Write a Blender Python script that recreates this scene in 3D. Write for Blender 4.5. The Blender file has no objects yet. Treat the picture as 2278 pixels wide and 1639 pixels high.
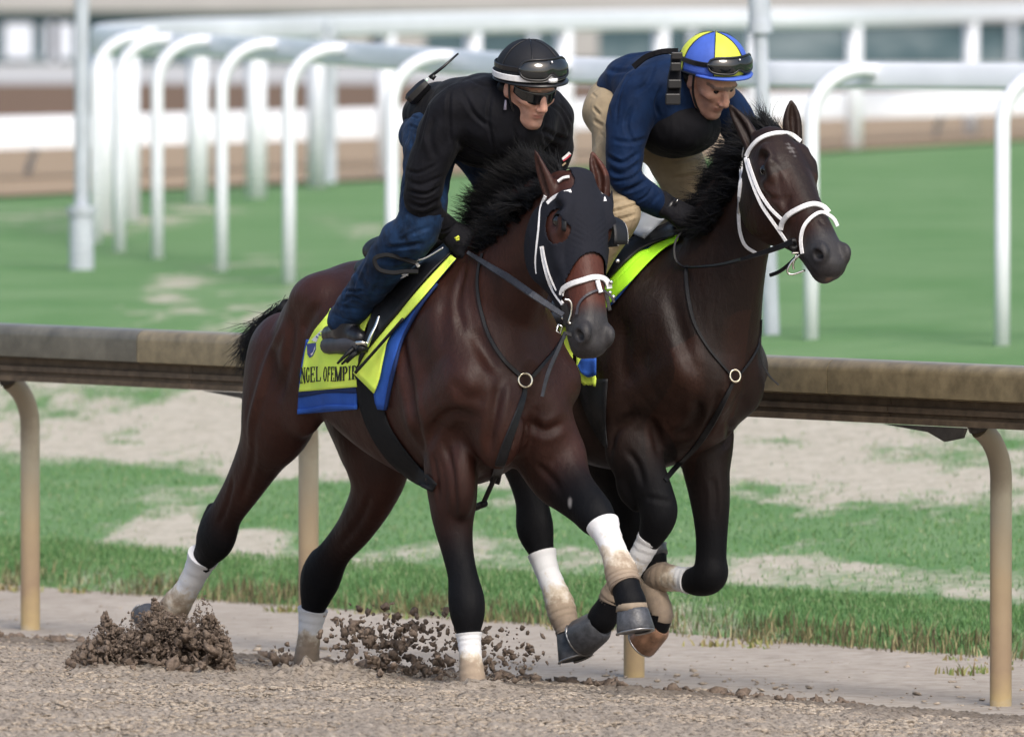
import bpy, bmesh, math, random
import numpy as np
from mathutils import Vector, Matrix
from mathutils.bvhtree import BVHTree
random.seed(7); RNG = np.random.default_rng(7)
SC = bpy.context.scene
COL = SC.collection
R_ = math.radians

# ------------------------------------------------------------------ camera
CAM_H = 2.5; FPX = 25212.0; UC, VC = 1139.0, 819.5
PITCH = math.atan((VC + 60) / FPX)
cam_d = bpy.data.cameras.new('camera'); cam = bpy.data.objects.new('camera', cam_d)
COL.objects.link(cam); SC.camera = cam
cam.location = (0, 0, CAM_H); cam.rotation_euler = (math.pi / 2 - PITCH, 0, 0)
cam_d.sensor_width = 36; cam_d.lens = FPX / 2278 * 36
cam_d.clip_start = 0.5; cam_d.clip_end = 5000
cam_d.dof.use_dof = True; cam_d.dof.focus_distance = 37.75
cam_d.dof.aperture_fstop = 5.8

# ------------------------------------------------------------------ light: pale overcast day
world = bpy.data.worlds.new('World'); SC.world = world; world.use_nodes = True
wn = world.node_tree.nodes; wl = world.node_tree.links
bg = wn['Background']; sky = wn.new('ShaderNodeTexSky'); sky.sky_type = 'NISHITA'
sky.sun_disc = False; sky.sun_elevation = R_(47); sky.sun_rotation = R_(158)
sky.air_density = 1.2; sky.dust_density = 4.0; sky.ozone_density = 1.0
wl.new(sky.outputs[0], bg.inputs[0]); bg.inputs[1].default_value = 0.115
sun_d = bpy.data.lights.new('sun', 'SUN'); sun = bpy.data.objects.new('sun', sun_d); COL.objects.link(sun)
sun_d.energy = 1.5; sun_d.angle = R_(20); sun_d.color = (1.0, 0.96, 0.9)
# sky rotation 150deg: the sun stands in the direction (sin, cos) of that angle
_sd = Vector((math.sin(R_(158)) * math.cos(R_(47)), math.cos(R_(158)) * math.cos(R_(47)), math.sin(R_(47))))
sun.rotation_euler = _sd.to_track_quat('Z', 'Y').to_euler()
SC.view_settings.view_transform = 'Standard'; SC.view_settings.look = 'None'
SC.view_settings.exposure = 0.71; SC.view_settings.gamma = 1
SC.view_settings.use_curve_mapping = False
SC.cycles.use_denoising = True
SC.cycles.max_bounces = 6

# ------------------------------------------------------------------ projection: a photo pixel becomes a place at a true distance
_cp, _sp = math.cos(PITCH), math.sin(PITCH)
CO = np.array([0, 0, CAM_H])
def ray(u, v):
    a = (u - UC) / FPX; b = -(v - VC) / FPX
    return np.array([a, _cp + b * _sp, -_sp + b * _cp])
def P(u, v, D):
    d = ray(u, v); return CO + d * (D / d[1])
def uv(p):
    q = np.asarray(p, float) - CO
    z = q[..., 1] * _cp - q[..., 2] * _sp
    up = q[..., 1] * _sp + q[..., 2] * _cp
    return np.stack([UC + FPX * q[..., 0] / z, VC - FPX * up / z], -1)
def zoomer(ox, oy, s):
    return lambda x, y: (ox + x / s, oy + y / s)
z1 = zoomer(850, 50, 2.72); z2 = zoomer(1250, 30, 2.511); z3 = zoomer(600, 500, 2.5106)
z4 = zoomer(1150, 600, 2.967); z5 = zoomer(300, 650, 1.813); z6 = zoomer(900, 950, 2.511)
zh = zoomer(1100, 320, 3.2625); zc = zoomer(640, 540, 4.185); zk = zoomer(1560, 180, 3.264)
zb = zoomer(1180, 900, 2.719); zr = zoomer(450, 500, 3.265); zs = zoomer(1280, 400, 3.264)
zg = zoomer(860, 420, 5.1)

class Frame:
    """a horse: o on the ground plane under the chest, F forward, L to its left"""
    def __init__(s, ring_uv, D, theta):
        p = P(ring_uv[0], ring_uv[1], D); s.o = np.array([p[0], p[1], 0.0])
        t = R_(theta)
        s.F = np.array([math.sin(t), -math.cos(t), 0.0]); s.L = np.array([math.cos(t), math.sin(t), 0.0])
        s.U = np.array([0, 0, 1.0]); s.M = np.stack([s.F, s.L, s.U])   # rows: axes
    def w(s, x, y, z): return s.o + s.F * x + s.L * y + s.U * z
    def px(s, uvp, y):
        d = ray(*uvp); t = (y - np.dot(s.L, CO - s.o)) / np.dot(s.L, d); return CO + d * t
    def loc(s, p): return (np.asarray(p) - s.o) @ s.M.T

# ------------------------------------------------------------------ implicit-surface sculpting
def unit(v): v = np.asarray(v, float); return v / np.linalg.norm(v)
def crom(A, sub):
    A = np.asarray(A, float); n = len(A)
    if n < 3: 
        t = np.linspace(0, 1, max(2, sub + 1))[:, None]; return A[0] * (1 - t) + A[-1] * t
    out = []
    for i in range(n - 1):
        p0 = A[i - 1] if i > 0 else 2 * A[0] - A[1]; p1, p2 = A[i], A[i + 1]
        p3 = A[i + 2] if i + 2 < n else 2 * A[-1] - A[-2]
        for j in range(sub):
            t = j / sub
            out.append(0.5 * ((2 * p1) + (-p0 + p2) * t + (2 * p0 - 5 * p1 + 4 * p2 - p3) * t * t + (-p0 + 3 * p1 - 3 * p2 + p3) * t ** 3))
    out.append(A[-1]); return np.array(out)
def smin(a, b, k):
    h = np.maximum(k - np.abs(a - b), 0) / k; return np.minimum(a, b) - h * h * k * 0.25
def smax(a, b, k): return -smin(-a, -b, k)

class Sculpt:
    def __init__(s): s.pr = []
    def chain(s, pts, k=0.03, side=None, asp=1.0, sub=4, op='u', kin=0.006):
        """pts: (pos, r[, aspect]); a swept, tapering, elliptical limb"""
        A = crom([list(p[0]) + [p[1], (p[2] if len(p) > 2 else asp)] for p in pts], sub)
        A[:, 3] = np.maximum(A[:, 3], 0.001)
        mx = (A[:, 3] * np.maximum(A[:, 4], 1)).max()
        sd = unit(side).astype(np.float32) if side is not None else None
        segs = []
        A = A.astype(np.float32)
        for i in range(len(A) - 1):
            def f(X, a=A[i], b=A[i + 1]):
                w = 0.5 * (a[4] + b[4]); Q = X - a[:3]; ab = b[:3] - a[:3]
                if sd is not None and abs(w - 1) > 1e-3:
                    g = np.float32(1 / w - 1)
                    Q = Q + (Q @ sd)[..., None] * (sd * g); ab = ab + ab.dot(sd) * sd * g
                t = np.clip((Q @ ab) / max(ab.dot(ab), np.float32(1e-9)), 0, 1)
                Q = Q - t[..., None] * ab
                d = np.sqrt(np.einsum('...i,...i', Q, Q)) - (a[3] + t * (b[3] - a[3]))
                return d * np.float32((w if w < 1 else 1.0) ** 0.5)
            m = max(A[i, 3], A[i + 1, 3]) * max(1, A[i, 4], A[i + 1, 4])
            segs.append((f, np.minimum(A[i, :3], A[i + 1, :3]) - m, np.maximum(A[i, :3], A[i + 1, :3]) + m))
        f = (segs, kin)
        s.pr.append((f, A[:, :3].min(0) - mx, A[:, :3].max(0) + mx, k, op)); return s
    def ell(s, c, rad, axes=None, k=0.03, op='u'):
        c = np.asarray(c, np.float32); rad = (np.asarray(rad, float) * np.ones(3)).astype(np.float32)
        Ax = (np.eye(3) if axes is None else np.stack([unit(a) for a in axes])).astype(np.float32)
        def f(X):
            q = (X - c) @ Ax.T
            k0 = np.sqrt(((q / rad) ** 2).sum(-1)) + 1e-9; k1 = np.sqrt(((q / rad ** 2) ** 2).sum(-1)) + 1e-9
            return k0 * (k0 - 1) / k1
        e = np.sqrt(((Ax * rad[:, None]) ** 2).sum(0)) * 1.02
        s.pr.append((f, c - e, c + e, k, op)); return s
    def loft(s, O, X_, Y_, Z_, st, k=0.03, n=2.0, op='u'):
        """st rows: x, half width, top, bottom (along Z_), optional centre split; axes X_ (long) Y_ (side) Z_ (up)"""
        st = np.asarray(st, float); O = np.asarray(O, float)
        T = crom(st, 8); xs = T[:, 0]; o = np.argsort(xs); T = T[o]; xs = T[:, 0]
        X_, Y_, Z_ = [unit(q_).astype(np.float32) for q_ in (X_, Y_, Z_)]; O = O.astype(np.float32)
        def f(X):
            q = X - O; x = q @ X_; y = q @ Y_; z = q @ Z_
            xc = np.clip(x, xs[0], xs[-1])
            a = np.interp(xc, xs, T[:, 1]); tp = np.interp(xc, xs, T[:, 2]); bt = np.interp(xc, xs, T[:, 3])
            zc = (tp + bt) / 2; b = (tp - bt) / 2; z = z - zc
            r = np.sqrt(y * y + z * z) + 1e-6
            rho = (np.abs(y / a) ** n + np.abs(z / b) ** n) ** (1 / n) + 1e-6
            dr = r - r / rho; dx = np.abs(x - xc)
            return np.where(dx > 0, np.sqrt(dx * dx + np.maximum(dr, 0) ** 2), dr)
        cs = []
        for r in T:
            for sy in (-1, 1):
                for zz in (r[2], r[3]): cs.append(O + X_ * r[0] + Y_ * sy * r[1] + Z_ * zz)
        cs = np.array(cs); s.pr.append((f, cs.min(0), cs.max(0), k, op)); return s
    def build(s, h, axes=None, org=None, warp=None):
        M = np.eye(3) if axes is None else axes
        org = np.zeros(3) if org is None else org
        bx = []
        for f, lo, hi, k, op in s.pr:
            c = np.array([[x, y, z] for x in (lo[0], hi[0]) for y in (lo[1], hi[1]) for z in (lo[2], hi[2])])
            l = (c - org) @ M.T; bx.append((l.min(0), l.max(0)))
        # tighten: a rotated box is loose, but safe
        L = np.min([b[0] for b, p in zip(bx, s.pr) if p[4] == 'u'], 0) - 3 * h
        H = np.max([b[1] for b, p in zip(bx, s.pr) if p[4] == 'u'], 0) + 3 * h
        n = np.ceil((H - L) / h).astype(int) + 1
        G = np.full(n, 1.0, np.float32)
        Mf = M.astype(np.float32); of = org.astype(np.float32)
        def X_of(a0, a1):
            gx, gy, gz = [(L[a] + np.arange(a0[a], a1[a]) * h).astype(np.float32) for a in range(3)]
            return gx[:, None, None, None] * Mf[0] + gy[None, :, None, None] * Mf[1] + gz[None, None, :, None] * Mf[2] + of
        for (lo, hi), (f, _, _, k, op) in zip(bx, s.pr):
            m = k + 2 * h
            i0 = np.maximum(np.floor((lo - m - L) / h).astype(int), 0); i1 = np.minimum(np.ceil((hi + m - L) / h).astype(int) + 1, n)
            if (i1 <= i0).any(): continue
            v = G[i0[0]:i1[0], i0[1]:i1[1], i0[2]:i1[2]]
            if isinstance(f, tuple):
                d = np.full(v.shape, 1.0, np.float32)
                for sf, slo, shi in f[0]:
                    c = np.array([[x, y, z] for x in (slo[0], shi[0]) for y in (slo[1], shi[1]) for z in (slo[2], shi[2])])
                    l = (c - org) @ M.T
                    j0 = np.clip(np.floor((l.min(0) - m - L) / h).astype(int), i0, i1); j1 = np.clip(np.ceil((l.max(0) + m - L) / h).astype(int) + 1, i0, i1)
                    if (j1 <= j0).any(): continue
                    w_ = d[j0[0] - i0[0]:j1[0] - i0[0], j0[1] - i0[1]:j1[1] - i0[1], j0[2] - i0[2]:j1[2] - i0[2]]
                    w_[...] = smin(w_, sf(X_of(j0, j1)).astype(np.float32), f[1])
            else: d = f(X_of(i0, i1)).astype(np.float32)
            if op == 'u': v[...] = smin(v, d, k)
            else: v[...] = smax(v, -d, k)
        V, Fc = surface_net(G)
        V = V * h + L
        W = V @ M + org
        return W, Fc

def surface_net(G):
    S = G < 0
    nx, ny, nz = G.shape
    cnt = np.zeros((nx - 1, ny - 1, nz - 1), np.int8)
    for a in (0, 1):
        for b in (0, 1):
            for c in (0, 1): cnt += S[a:nx - 1 + a, b:ny - 1 + b, c:nz - 1 + c]
    cell = np.argwhere((cnt > 0) & (cnt < 8)); del cnt
    idx = np.full((nx - 1, ny - 1, nz - 1), -1, np.int32); idx[tuple(cell.T)] = np.arange(len(cell))
    acc = np.zeros((len(cell), 3)); w = np.zeros(len(cell))
    cor = [(a, b, c) for a in (0, 1) for b in (0, 1) for c in (0, 1)]
    val = {q: G[cell[:, 0] + q[0], cell[:, 1] + q[1], cell[:, 2] + q[2]] for q in cor}
    for p in cor:
        for ax in range(3):
            if p[ax] == 0:
                q = list(p); q[ax] = 1; q = tuple(q); va, vb = val[p], val[q]
                m = (va < 0) != (vb < 0); t = np.where(m, va / np.where(m, va - vb, 1), 0)
                e = np.tile(np.array(p, float), (len(cell), 1)); e[:, ax] = t
                acc += e * m[:, None]; w += m
    V = cell + acc / np.maximum(w, 1)[:, None]
    faces = []
    for ax in range(3):
        o1, o2 = [(1, 2), (2, 0), (0, 1)][ax]
        A_ = [slice(None)] * 3; B_ = [slice(None)] * 3; A_[ax] = slice(0, -1); B_[ax] = slice(1, None)
        a = S[tuple(A_)]; b = S[tuple(B_)]; E = np.argwhere(a != b)
        ok = (E[:, o1] > 0) & (E[:, o2] > 0) & (E[:, o1] < G.shape[o1] - 1) & (E[:, o2] < G.shape[o2] - 1); E = E[ok]
        ins = S[tuple(E.T)]
        d1 = np.zeros(3, int); d1[o1] = 1; d2 = np.zeros(3, int); d2[o2] = 1
        q = [idx[tuple((E - d1 - d2).T)], idx[tuple((E - d2).T)], idx[tuple(E.T)], idx[tuple((E - d1).T)]]
        F = np.stack(q, 1); F[~ins] = F[~ins][:, ::-1]
        faces.append(F)
    return V, np.concatenate(faces)

def relax(V, F, it=1, lam=0.5):
    e = np.concatenate([F[:, [0, 1]], F[:, [1, 2]], F[:, [2, 3]], F[:, [3, 0]]])
    for _ in range(it):
        s = np.zeros_like(V); c = np.zeros(len(V))
        for a, b in ((0, 1), (1, 0)):
            for k in range(3): s[:, k] += np.bincount(e[:, a], V[e[:, b], k], len(V))
            c += np.bincount(e[:, a], minlength=len(V))
        V = V * (1 - lam) + lam * s / np.maximum(c, 1)[:, None]
    return V

# ------------------------------------------------------------------ objects
def tag(o, label=None, cat=None, group=None, kind=None):
    if label: o['label'] = label
    if cat: o['category'] = cat
    if group: o['group'] = group
    if kind: o['kind'] = kind
    return o
def empty(name, loc, label=None, cat=None, group=None):
    o = bpy.data.objects.new(name, None); COL.objects.link(o); o.location = loc
    o.empty_display_size = 0.05
    tag(o, label, cat, group); return o
def link(name, me, mat=None, parent=None):
    o = bpy.data.objects.new(name, me); COL.objects.link(o)
    if mat is not None:
        for m in (mat if isinstance(mat, (list, tuple)) else [mat]): me.materials.append(m)
    if parent is not None:
        o.parent = parent
        o.matrix_parent_inverse = Matrix.Translation(parent.location).inverted() if parent.type == 'EMPTY' else Matrix.Identity(4)
    return o
def mesh(name, V, F, mat=None, parent=None, smooth=True, attr=None, midx=None):
    me = bpy.data.meshes.new(name); V = np.asarray(V, np.float32)
    if isinstance(F, np.ndarray):
        k = F.shape[1]; me.vertices.add(len(V)); me.vertices.foreach_set('co', V.ravel())
        me.loops.add(F.size); me.loops.foreach_set('vertex_index', F.ravel().astype(np.int32))
        me.polygons.add(len(F)); me.polygons.foreach_set('loop_start', np.arange(len(F), dtype=np.int32) * k)
        me.update(calc_edges=True); me.validate()
    else:
        me.from_pydata([tuple(map(float, v)) for v in V], [], [tuple(map(int, f)) for f in F])
    if smooth: me.polygons.foreach_set('use_smooth', np.ones(len(me.polygons), bool))
    if attr:
        for nm, a in attr.items():
            t = me.attributes.new(nm, 'FLOAT', 'POINT'); t.data.foreach_set('value', np.asarray(a, np.float32))
    if midx is not None: me.polygons.foreach_set('material_index', np.asarray(midx, np.int32))
    me.update(); return link(name, me, mat, parent)

class MB:
    """collects simple solids into ONE mesh"""
    def __init__(s): s.V = []; s.F = []
    def add(s, V, F):
        o = len(s.V); s.V += [tuple(v) for v in V]; s.F += [tuple(i + o for i in f) for f in F]; return s
    def box(s, c, sz, ax=None):
        ax = np.eye(3) if ax is None else ax; c = np.asarray(c, float)
        V = [c + ax[0] * sx * sz[0] / 2 + ax[1] * sy * sz[1] / 2 + ax[2] * zz * sz[2] / 2 for sx in (-1, 1) for sy in (-1, 1) for zz in (-1, 1)]
        F = [(0, 1, 3, 2), (4, 6, 7, 5), (0, 4, 5, 1), (2, 3, 7, 6), (0, 2, 6, 4), (1, 5, 7, 3)]
        return s.add(V, F)
    def tube(s, pts, r, n=12, side=None, asp=1.0, caps=True):
        pts = np.asarray(pts, float); m = len(pts); r = np.ones(m) * r if np.isscalar(r) else np.asarray(r)
        asp = np.ones(m) * asp if np.isscalar(asp) else np.asarray(asp)
        T = np.gradient(pts, axis=0); T /= np.linalg.norm(T, axis=1)[:, None] + 1e-12
        ref = np.array([0.31, 0.2, 0.93]) if side is None else unit(side)
        V = []
        pv = None
        for i in range(m):
            if side is None:
                a = pv if pv is not None else ref
                a = a - T[i] * a.dot(T[i])
                if np.linalg.norm(a) < 1e-3: a = np.cross(T[i], [1, 0, 0])
                a = unit(a); pv = a
            else: a = unit(ref - T[i] * ref.dot(T[i]))
            b = np.cross(T[i], a)
            for j in range(n):
                t = 2 * math.pi * j / n; V.append(pts[i] + a * math.cos(t) * r[i] * asp[i] + b * math.sin(t) * r[i])
        F = [(i * n + j, i * n + (j + 1) % n, (i + 1) * n + (j + 1) % n, (i + 1) * n + j) for i in range(m - 1) for j in range(n)]
        if caps: F += [tuple(range(n))[::-1], tuple(range((m - 1) * n, m * n))]
        return s.add(V, F)
    def ribbon(s, pts, nor, w, th):
        """a strap: pts centre line, nor surface normals, width, thickness"""
        pts = np.asarray(pts, float); nor = np.asarray(nor, float); m = len(pts)
        w = np.ones(m) * w if np.isscalar(w) else np.asarray(w)
        T = np.gradient(pts, axis=0); T /= np.linalg.norm(T, axis=1)[:, None] + 1e-12
        V = []
        for i in range(m):
            N = nor[i] - T[i] * nor[i].dot(T[i]); N = unit(N); B = np.cross(T[i], N)
            for sx, sz in ((-1, 0.0), (-.8, 1.0), (.8, 1.0), (1, 0.0)): V.append(pts[i] + B * sx * w[i] / 2 + N * th * (sz - .0))
        F = [(i * 4 + j, (i + 1) * 4 + j, (i + 1) * 4 + (j + 1) % 4, i * 4 + (j + 1) % 4) for i in range(m - 1) for j in range(4)]
        F += [(0, 1, 2, 3), tuple(range(4 * m - 4, 4 * m))[::-1]]
        return s.add(V, F)
    def build(s, name, mat=None, parent=None, smooth=True, autos=None):
        o = mesh(name, s.V, s.F, mat, parent, smooth)
        bm = bmesh.new(); bm.from_mesh(o.data); bmesh.ops.recalc_face_normals(bm, faces=bm.faces)
        bm.to_mesh(o.data); bm.free()
        if autos:
            o.data.set_sharp_from_angle(angle=R_(autos))
        return o

def carve(V, F, N, carves, ridge=.2):
    """press folds and muscle lines into a surface along polylines"""
    bvh = BVHTree.FromPolygons([tuple(v) for v in V], [tuple(map(int, f)) for f in F]); dsp = np.zeros(len(V))
    for z, pts, w, dep in carves:
        c = crom([list(z(*p)) for p in pts], 6); q3 = []
        for k in range(len(c) - 1):
            nn = max(1, int(np.linalg.norm(c[k + 1] - c[k]) / (w * 330)) + 1)
            for m in range(nn):
                uvp = c[k] + (c[k + 1] - c[k]) * m / nn; hh = bvh.ray_cast(Vector(CO), Vector(ray(*uvp)))
                if hh[0] is not None: q3.append(np.array(hh[0]))
        if not q3: continue
        q3 = np.array(q3); lo = q3.min(0) - 3 * w; hi = q3.max(0) + 3 * w; s_ = np.where(((V > lo) & (V < hi)).all(1))[0]
        if not len(s_): continue
        dd = np.full(len(s_), 1e9); ta = np.zeros(len(s_))
        for i_, q_ in enumerate(q3):
            d_ = ((V[s_] - q_) ** 2).sum(1); mm = d_ < dd; dd[mm] = d_[mm]; ta[mm] = i_ / max(1, len(q3) - 1)
        fade = np.clip(np.sin(np.clip(ta, .02, .98) * math.pi) * 1.6, .15, 1)
        dsp[s_] -= dep * np.exp(-dd / w ** 2) * fade
        dsp[s_] += dep * ridge * np.exp(-(np.sqrt(dd) - 1.9 * w) ** 2 / (w * .8) ** 2) * fade
    return V + N * dsp[:, None]

# ------------------------------------------------------------------ materials
def nodes(name):
    m = bpy.data.materials.new(name); m.use_nodes = True; nt = m.node_tree
    return m, nt, nt.nodes['Principled BSDF']
def ramp(nt, fac, stops):
    r = nt.nodes.new('ShaderNodeValToRGB'); el = r.color_ramp.elements
    while len(el) < len(stops): el.new(0.5)
    for e, (p, c) in zip(el, stops): e.position = p; e.color = (*c, 1)
    nt.links.new(fac, r.inputs[0]); return r.outputs[0]
def noise(nt, scale, detail=4, rough=0.55, vec=None, dist=0):
    n = nt.nodes.new('ShaderNodeTexNoise'); n.inputs['Scale'].default_value = scale
    n.inputs['Detail'].default_value = detail; n.inputs['Roughness'].default_value = rough; n.inputs['Distortion'].default_value = dist
    if vec is not None: nt.links.new(vec, n.inputs['Vector'])
    return n.outputs['Fac']
def wpos(nt, scale=None, rot=None):
    g = nt.nodes.new('ShaderNodeNewGeometry'); v = g.outputs['Position']
    if scale is not None or rot is not None:
        mp = nt.nodes.new('ShaderNodeMapping'); nt.links.new(v, mp.inputs[0])
        if scale is not None: mp.inputs['Scale'].default_value = scale
        if rot is not None: mp.inputs['Rotation'].default_value = rot
        v = mp.outputs[0]
    return v
def bump(nt, bs, h, strength, dist, prev=None):
    b = nt.nodes.new('ShaderNodeBump'); b.inputs['Strength'].default_value = strength; b.inputs['Distance'].default_value = dist
    nt.links.new(h, b.inputs['Height'])
    if prev is not None: nt.links.new(prev, b.inputs['Normal'])
    nt.links.new(b.outputs[0], bs.inputs['Normal']); return b.outputs[0]
def mixc(nt, fac, a, b, mode='MIX'):
    m = nt.nodes.new('ShaderNodeMix'); m.data_type = 'RGBA'; m.blend_type = mode
    for s, v in ((0, fac), (6, a), (7, b)):
        if isinstance(v, (int, float)): m.inputs[s].default_value = v
        elif isinstance(v, tuple): m.inputs[s].default_value = (*v, 1)
        else: nt.links.new(v, m.inputs[s])
    return m.outputs[2]
def attr(nt, name):
    a = nt.nodes.new('ShaderNodeAttribute'); a.attribute_name = name; return a.outputs['Fac']
def mapr(nt, v, a, b, c=0.0, d=1.0):
    m = nt.nodes.new('ShaderNodeMapRange'); nt.links.new(v, m.inputs[0])
    for i, x in zip((1, 2, 3, 4), (a, b, c, d)): m.inputs[i].default_value = x
    return m.outputs[0]
def math_(nt, op, a, b=0.0):
    m = nt.nodes.new('ShaderNodeMath'); m.operation = op
    for i, v in ((0, a), (1, b)):
        if isinstance(v, (int, float)): m.inputs[i].default_value = v
        else: nt.links.new(v, m.inputs[i])
    return m.outputs[0]
def plain(name, col, rough=0.6, spec=0.5, metal=0.0, var=0.25, scale=25, bmp=0.0, bscale=200, sheen=0.0):
    m, nt, bs = nodes(name)
    f = noise(nt, scale, 5, 0.6, wpos(nt))
    dk = tuple(c * (1 - var) for c in col); lt = tuple(min(1, c * (1 + var)) for c in col)
    nt.links.new(ramp(nt, f, [(0.3, dk), (0.7, lt)]), bs.inputs['Base Color'])
    bs.inputs['Roughness'].default_value = rough; bs.inputs['Metallic'].default_value = metal
    bs.inputs['Specular IOR Level'].default_value = spec
    if sheen: bs.inputs['Sheen Weight'].default_value = sheen; bs.inputs['Sheen Roughness'].default_value = 0.4
    if bmp: bump(nt, bs, noise(nt, bscale, 3, 0.6, wpos(nt)), bmp, 0.003)
    return m
M = {}
# ================================================================== the place: racetrack, rails, turf, far side
def vnoise(x, y, seed=0):
    x = np.asarray(x, float); y = np.asarray(y, float)
    xi = np.floor(x).astype(np.int64); yi = np.floor(y).astype(np.int64); xf = x - xi; yf = y - yi
    def hsh(a, b):
        v = (a * 374761393 + b * 668265263 + seed * 1442695041) & 0xffffffff
        v = ((v ^ (v >> 13)) * 1274126177) & 0xffffffff
        return ((v ^ (v >> 16)) & 0xffff) / 65535.0
    sx = xf * xf * (3 - 2 * xf); sy = yf * yf * (3 - 2 * yf)
    return (hsh(xi, yi) * (1 - sx) + hsh(xi + 1, yi) * sx) * (1 - sy) + (hsh(xi, yi + 1) * (1 - sx) + hsh(xi + 1, yi + 1) * sx) * sy
def fbm(x, y, o=4, seed=0):
    s = 0; a = .5; t = 0
    for k in range(o): s = s + a * vnoise(x * 2 ** k + k * 17.3, y * 2 ** k + k * 9.1, seed + k); t += a; a *= .5
    return s / t
# rail line: t runs along it to the right and towards the camera, n away from the track
RP = np.array([-0.75, 41.74]); RT = np.array([0.616, -0.788]); RN = np.array([0.788, 0.616])
def tn(x, y): return (x - RP[0]) * RT[0] + (y - RP[1]) * RT[1], (x - RP[0]) * RN[0] + (y - RP[1]) * RN[1]
def xy(t, n): return RP[0] + RT[0] * t + RN[0] * n, RP[1] + RT[1] * t + RN[1] * n
def terr(n):
    return np.interp(n, [-60, -8, -4, -2, -1.2, -.55, 1.62, 1.92, 2.1, 6, 10.5, 12, 15, 2000], [.6, .24, .18, .118, .070, .0, .0, .10, .125, .40, .69, .72, .75, .76])

def dirt_mat(name, c0, c1, c2, sc=30, s0=.28):
    m, nt, bs = nodes(name); p = wpos(nt)
    f = noise(nt, sc, 8, 0.7, p); g = noise(nt, 1.2, 4, 0.6, p)
    c = ramp(nt, f, [(s0, c0), (0.48 if s0 > .3 else .5, c1), (0.72, c2)])
    c = mixc(nt, mapr(nt, g, .35, .7, 0, .35 if s0 < .3 else .12), c, c0)
    c = mixc(nt, math_(nt, 'MULTIPLY', attr(nt, 'moist'), .62), c, tuple(x * (.62 if s0 < .3 else 1.3) for x in c0))
    nt.links.new(c, bs.inputs['Base Color']); bs.inputs['Roughness'].default_value = .95; bs.inputs['Specular IOR Level'].default_value = .15
    bump(nt, bs, noise(nt, sc * 6, 6, 0.75, p), .5, .005); return m
M['dirt'] = dirt_mat('harrowed_dirt', (0.075, 0.060, 0.048), (0.285, 0.243, 0.200), (0.47, 0.415, 0.355), 42, .37)  # darkest tone paints the shaded gaps between clods into the colour
M['clod'] = dirt_mat('moist_dirt_clod', (0.095, 0.072, 0.058), (0.175, 0.135, 0.108), (0.29, 0.23, 0.19), 60)
M['drydclod'] = dirt_mat('dry_dirt_clod', (0.19, 0.155, 0.12), (0.38, 0.32, 0.26), (0.60, 0.53, 0.45), 60)
M['path'] = dirt_mat('packed_grey_path', (0.25, 0.215, 0.18), (0.385, 0.34, 0.295), (0.46, 0.415, 0.37), 11)
M['far_dirt'] = dirt_mat('tan_far_dirt', (0.29, 0.218, 0.150), (0.335, 0.255, 0.178), (0.375, 0.29, 0.205), 1)
M['far_brown'] = dirt_mat('brown_far_dirt', (0.135, 0.088, 0.060), (0.165, 0.110, 0.076), (0.195, 0.132, 0.092), 1)
M['apron'] = dirt_mat('pale_concrete', (0.42, 0.43, 0.43), (0.48, 0.48, 0.48), (0.54, 0.54, 0.53), 1)
def sheet(name, poly, z, mat, kind='structure'):
    o = mesh(name, [(x, y, z) for x, y in poly], [tuple(range(len(poly)))], mat, smooth=False); tag(o, kind=kind); return o
def strip(name, ns, ts, mat, lift=0, attrf=None):
    V = []; nn = len(ns)
    for t in ts:
        for q_i, n_ in enumerate(ns):
            x, y = xy(t, n_); V.append((x, y, terr(n_) + (lift[q_i] if hasattr(lift, '__len__') else lift)))
    F = np.array([(i * nn + j, (i + 1) * nn + j, (i + 1) * nn + j + 1, i * nn + j + 1) for i in range(len(ts) - 1) for j in range(nn - 1)])[:, ::-1]
    V = np.array(V); o = mesh(name, V, F, mat, attr=attrf(V) if attrf else None); tag(o, kind='structure'); return o

def greenness(t, n):
    """1 grass, 0 bare sand"""
    lo = np.interp(n, [1.5, 1.9, 2.3, 2.6, 3.1, 3.5, 6.6, 7.2, 8.6, 9.3, 12, 40], [.75, .95, .85, .42, .40, 1.15, 1.15, .50, .50, .95, .95, .98])
    le = np.interp(n, [1.5, 1.9, 2.1, 2.35, 3.0, 3.3, 4.4, 4.9, 8.0, 9.0, 12, 40], [.75, .95, .80, .38, .36, 1.0, .90, .26, .30, .80, .82, .92])
    w = np.clip((t + 3.5) / 4.0, 0, 1); b = le * (1 - w) + lo * w
    x, y = xy(t, n)
    f = fbm(x * 1.5, y * .42, 4, 3) - .5; f2 = fbm(x * 7, y * 2.2, 3, 8) - .5
    ff = fbm(x * 1.1 + 5, y * .13, 4, 13) - .5; wf = np.interp(n, [8.5, 11], [0, 1]); f = f * (1 - wf) + ff * wf
    b = b * (1 - .24) + .62 * .24; fade = np.interp(n, [24, 31], [1, 0])
    fade2 = np.interp(n, [8.5, 10], [1, 0]) * fade * np.interp(t, [-4, 0], [.85, .50]) + np.interp(n, [8.5, 10], [0, 1]) * fade * np.interp(x - (y - 60) * -.02, [-1.6, .2], [1.15, .35])
    b = b + .22 * wf
    g = np.clip((b + f * 2.2 * fade2 + f2 * .7 * fade2 - .5) * 1.8 + .5, 0, 1)
    return g * fade + .9 * (1 - fade)
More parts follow.
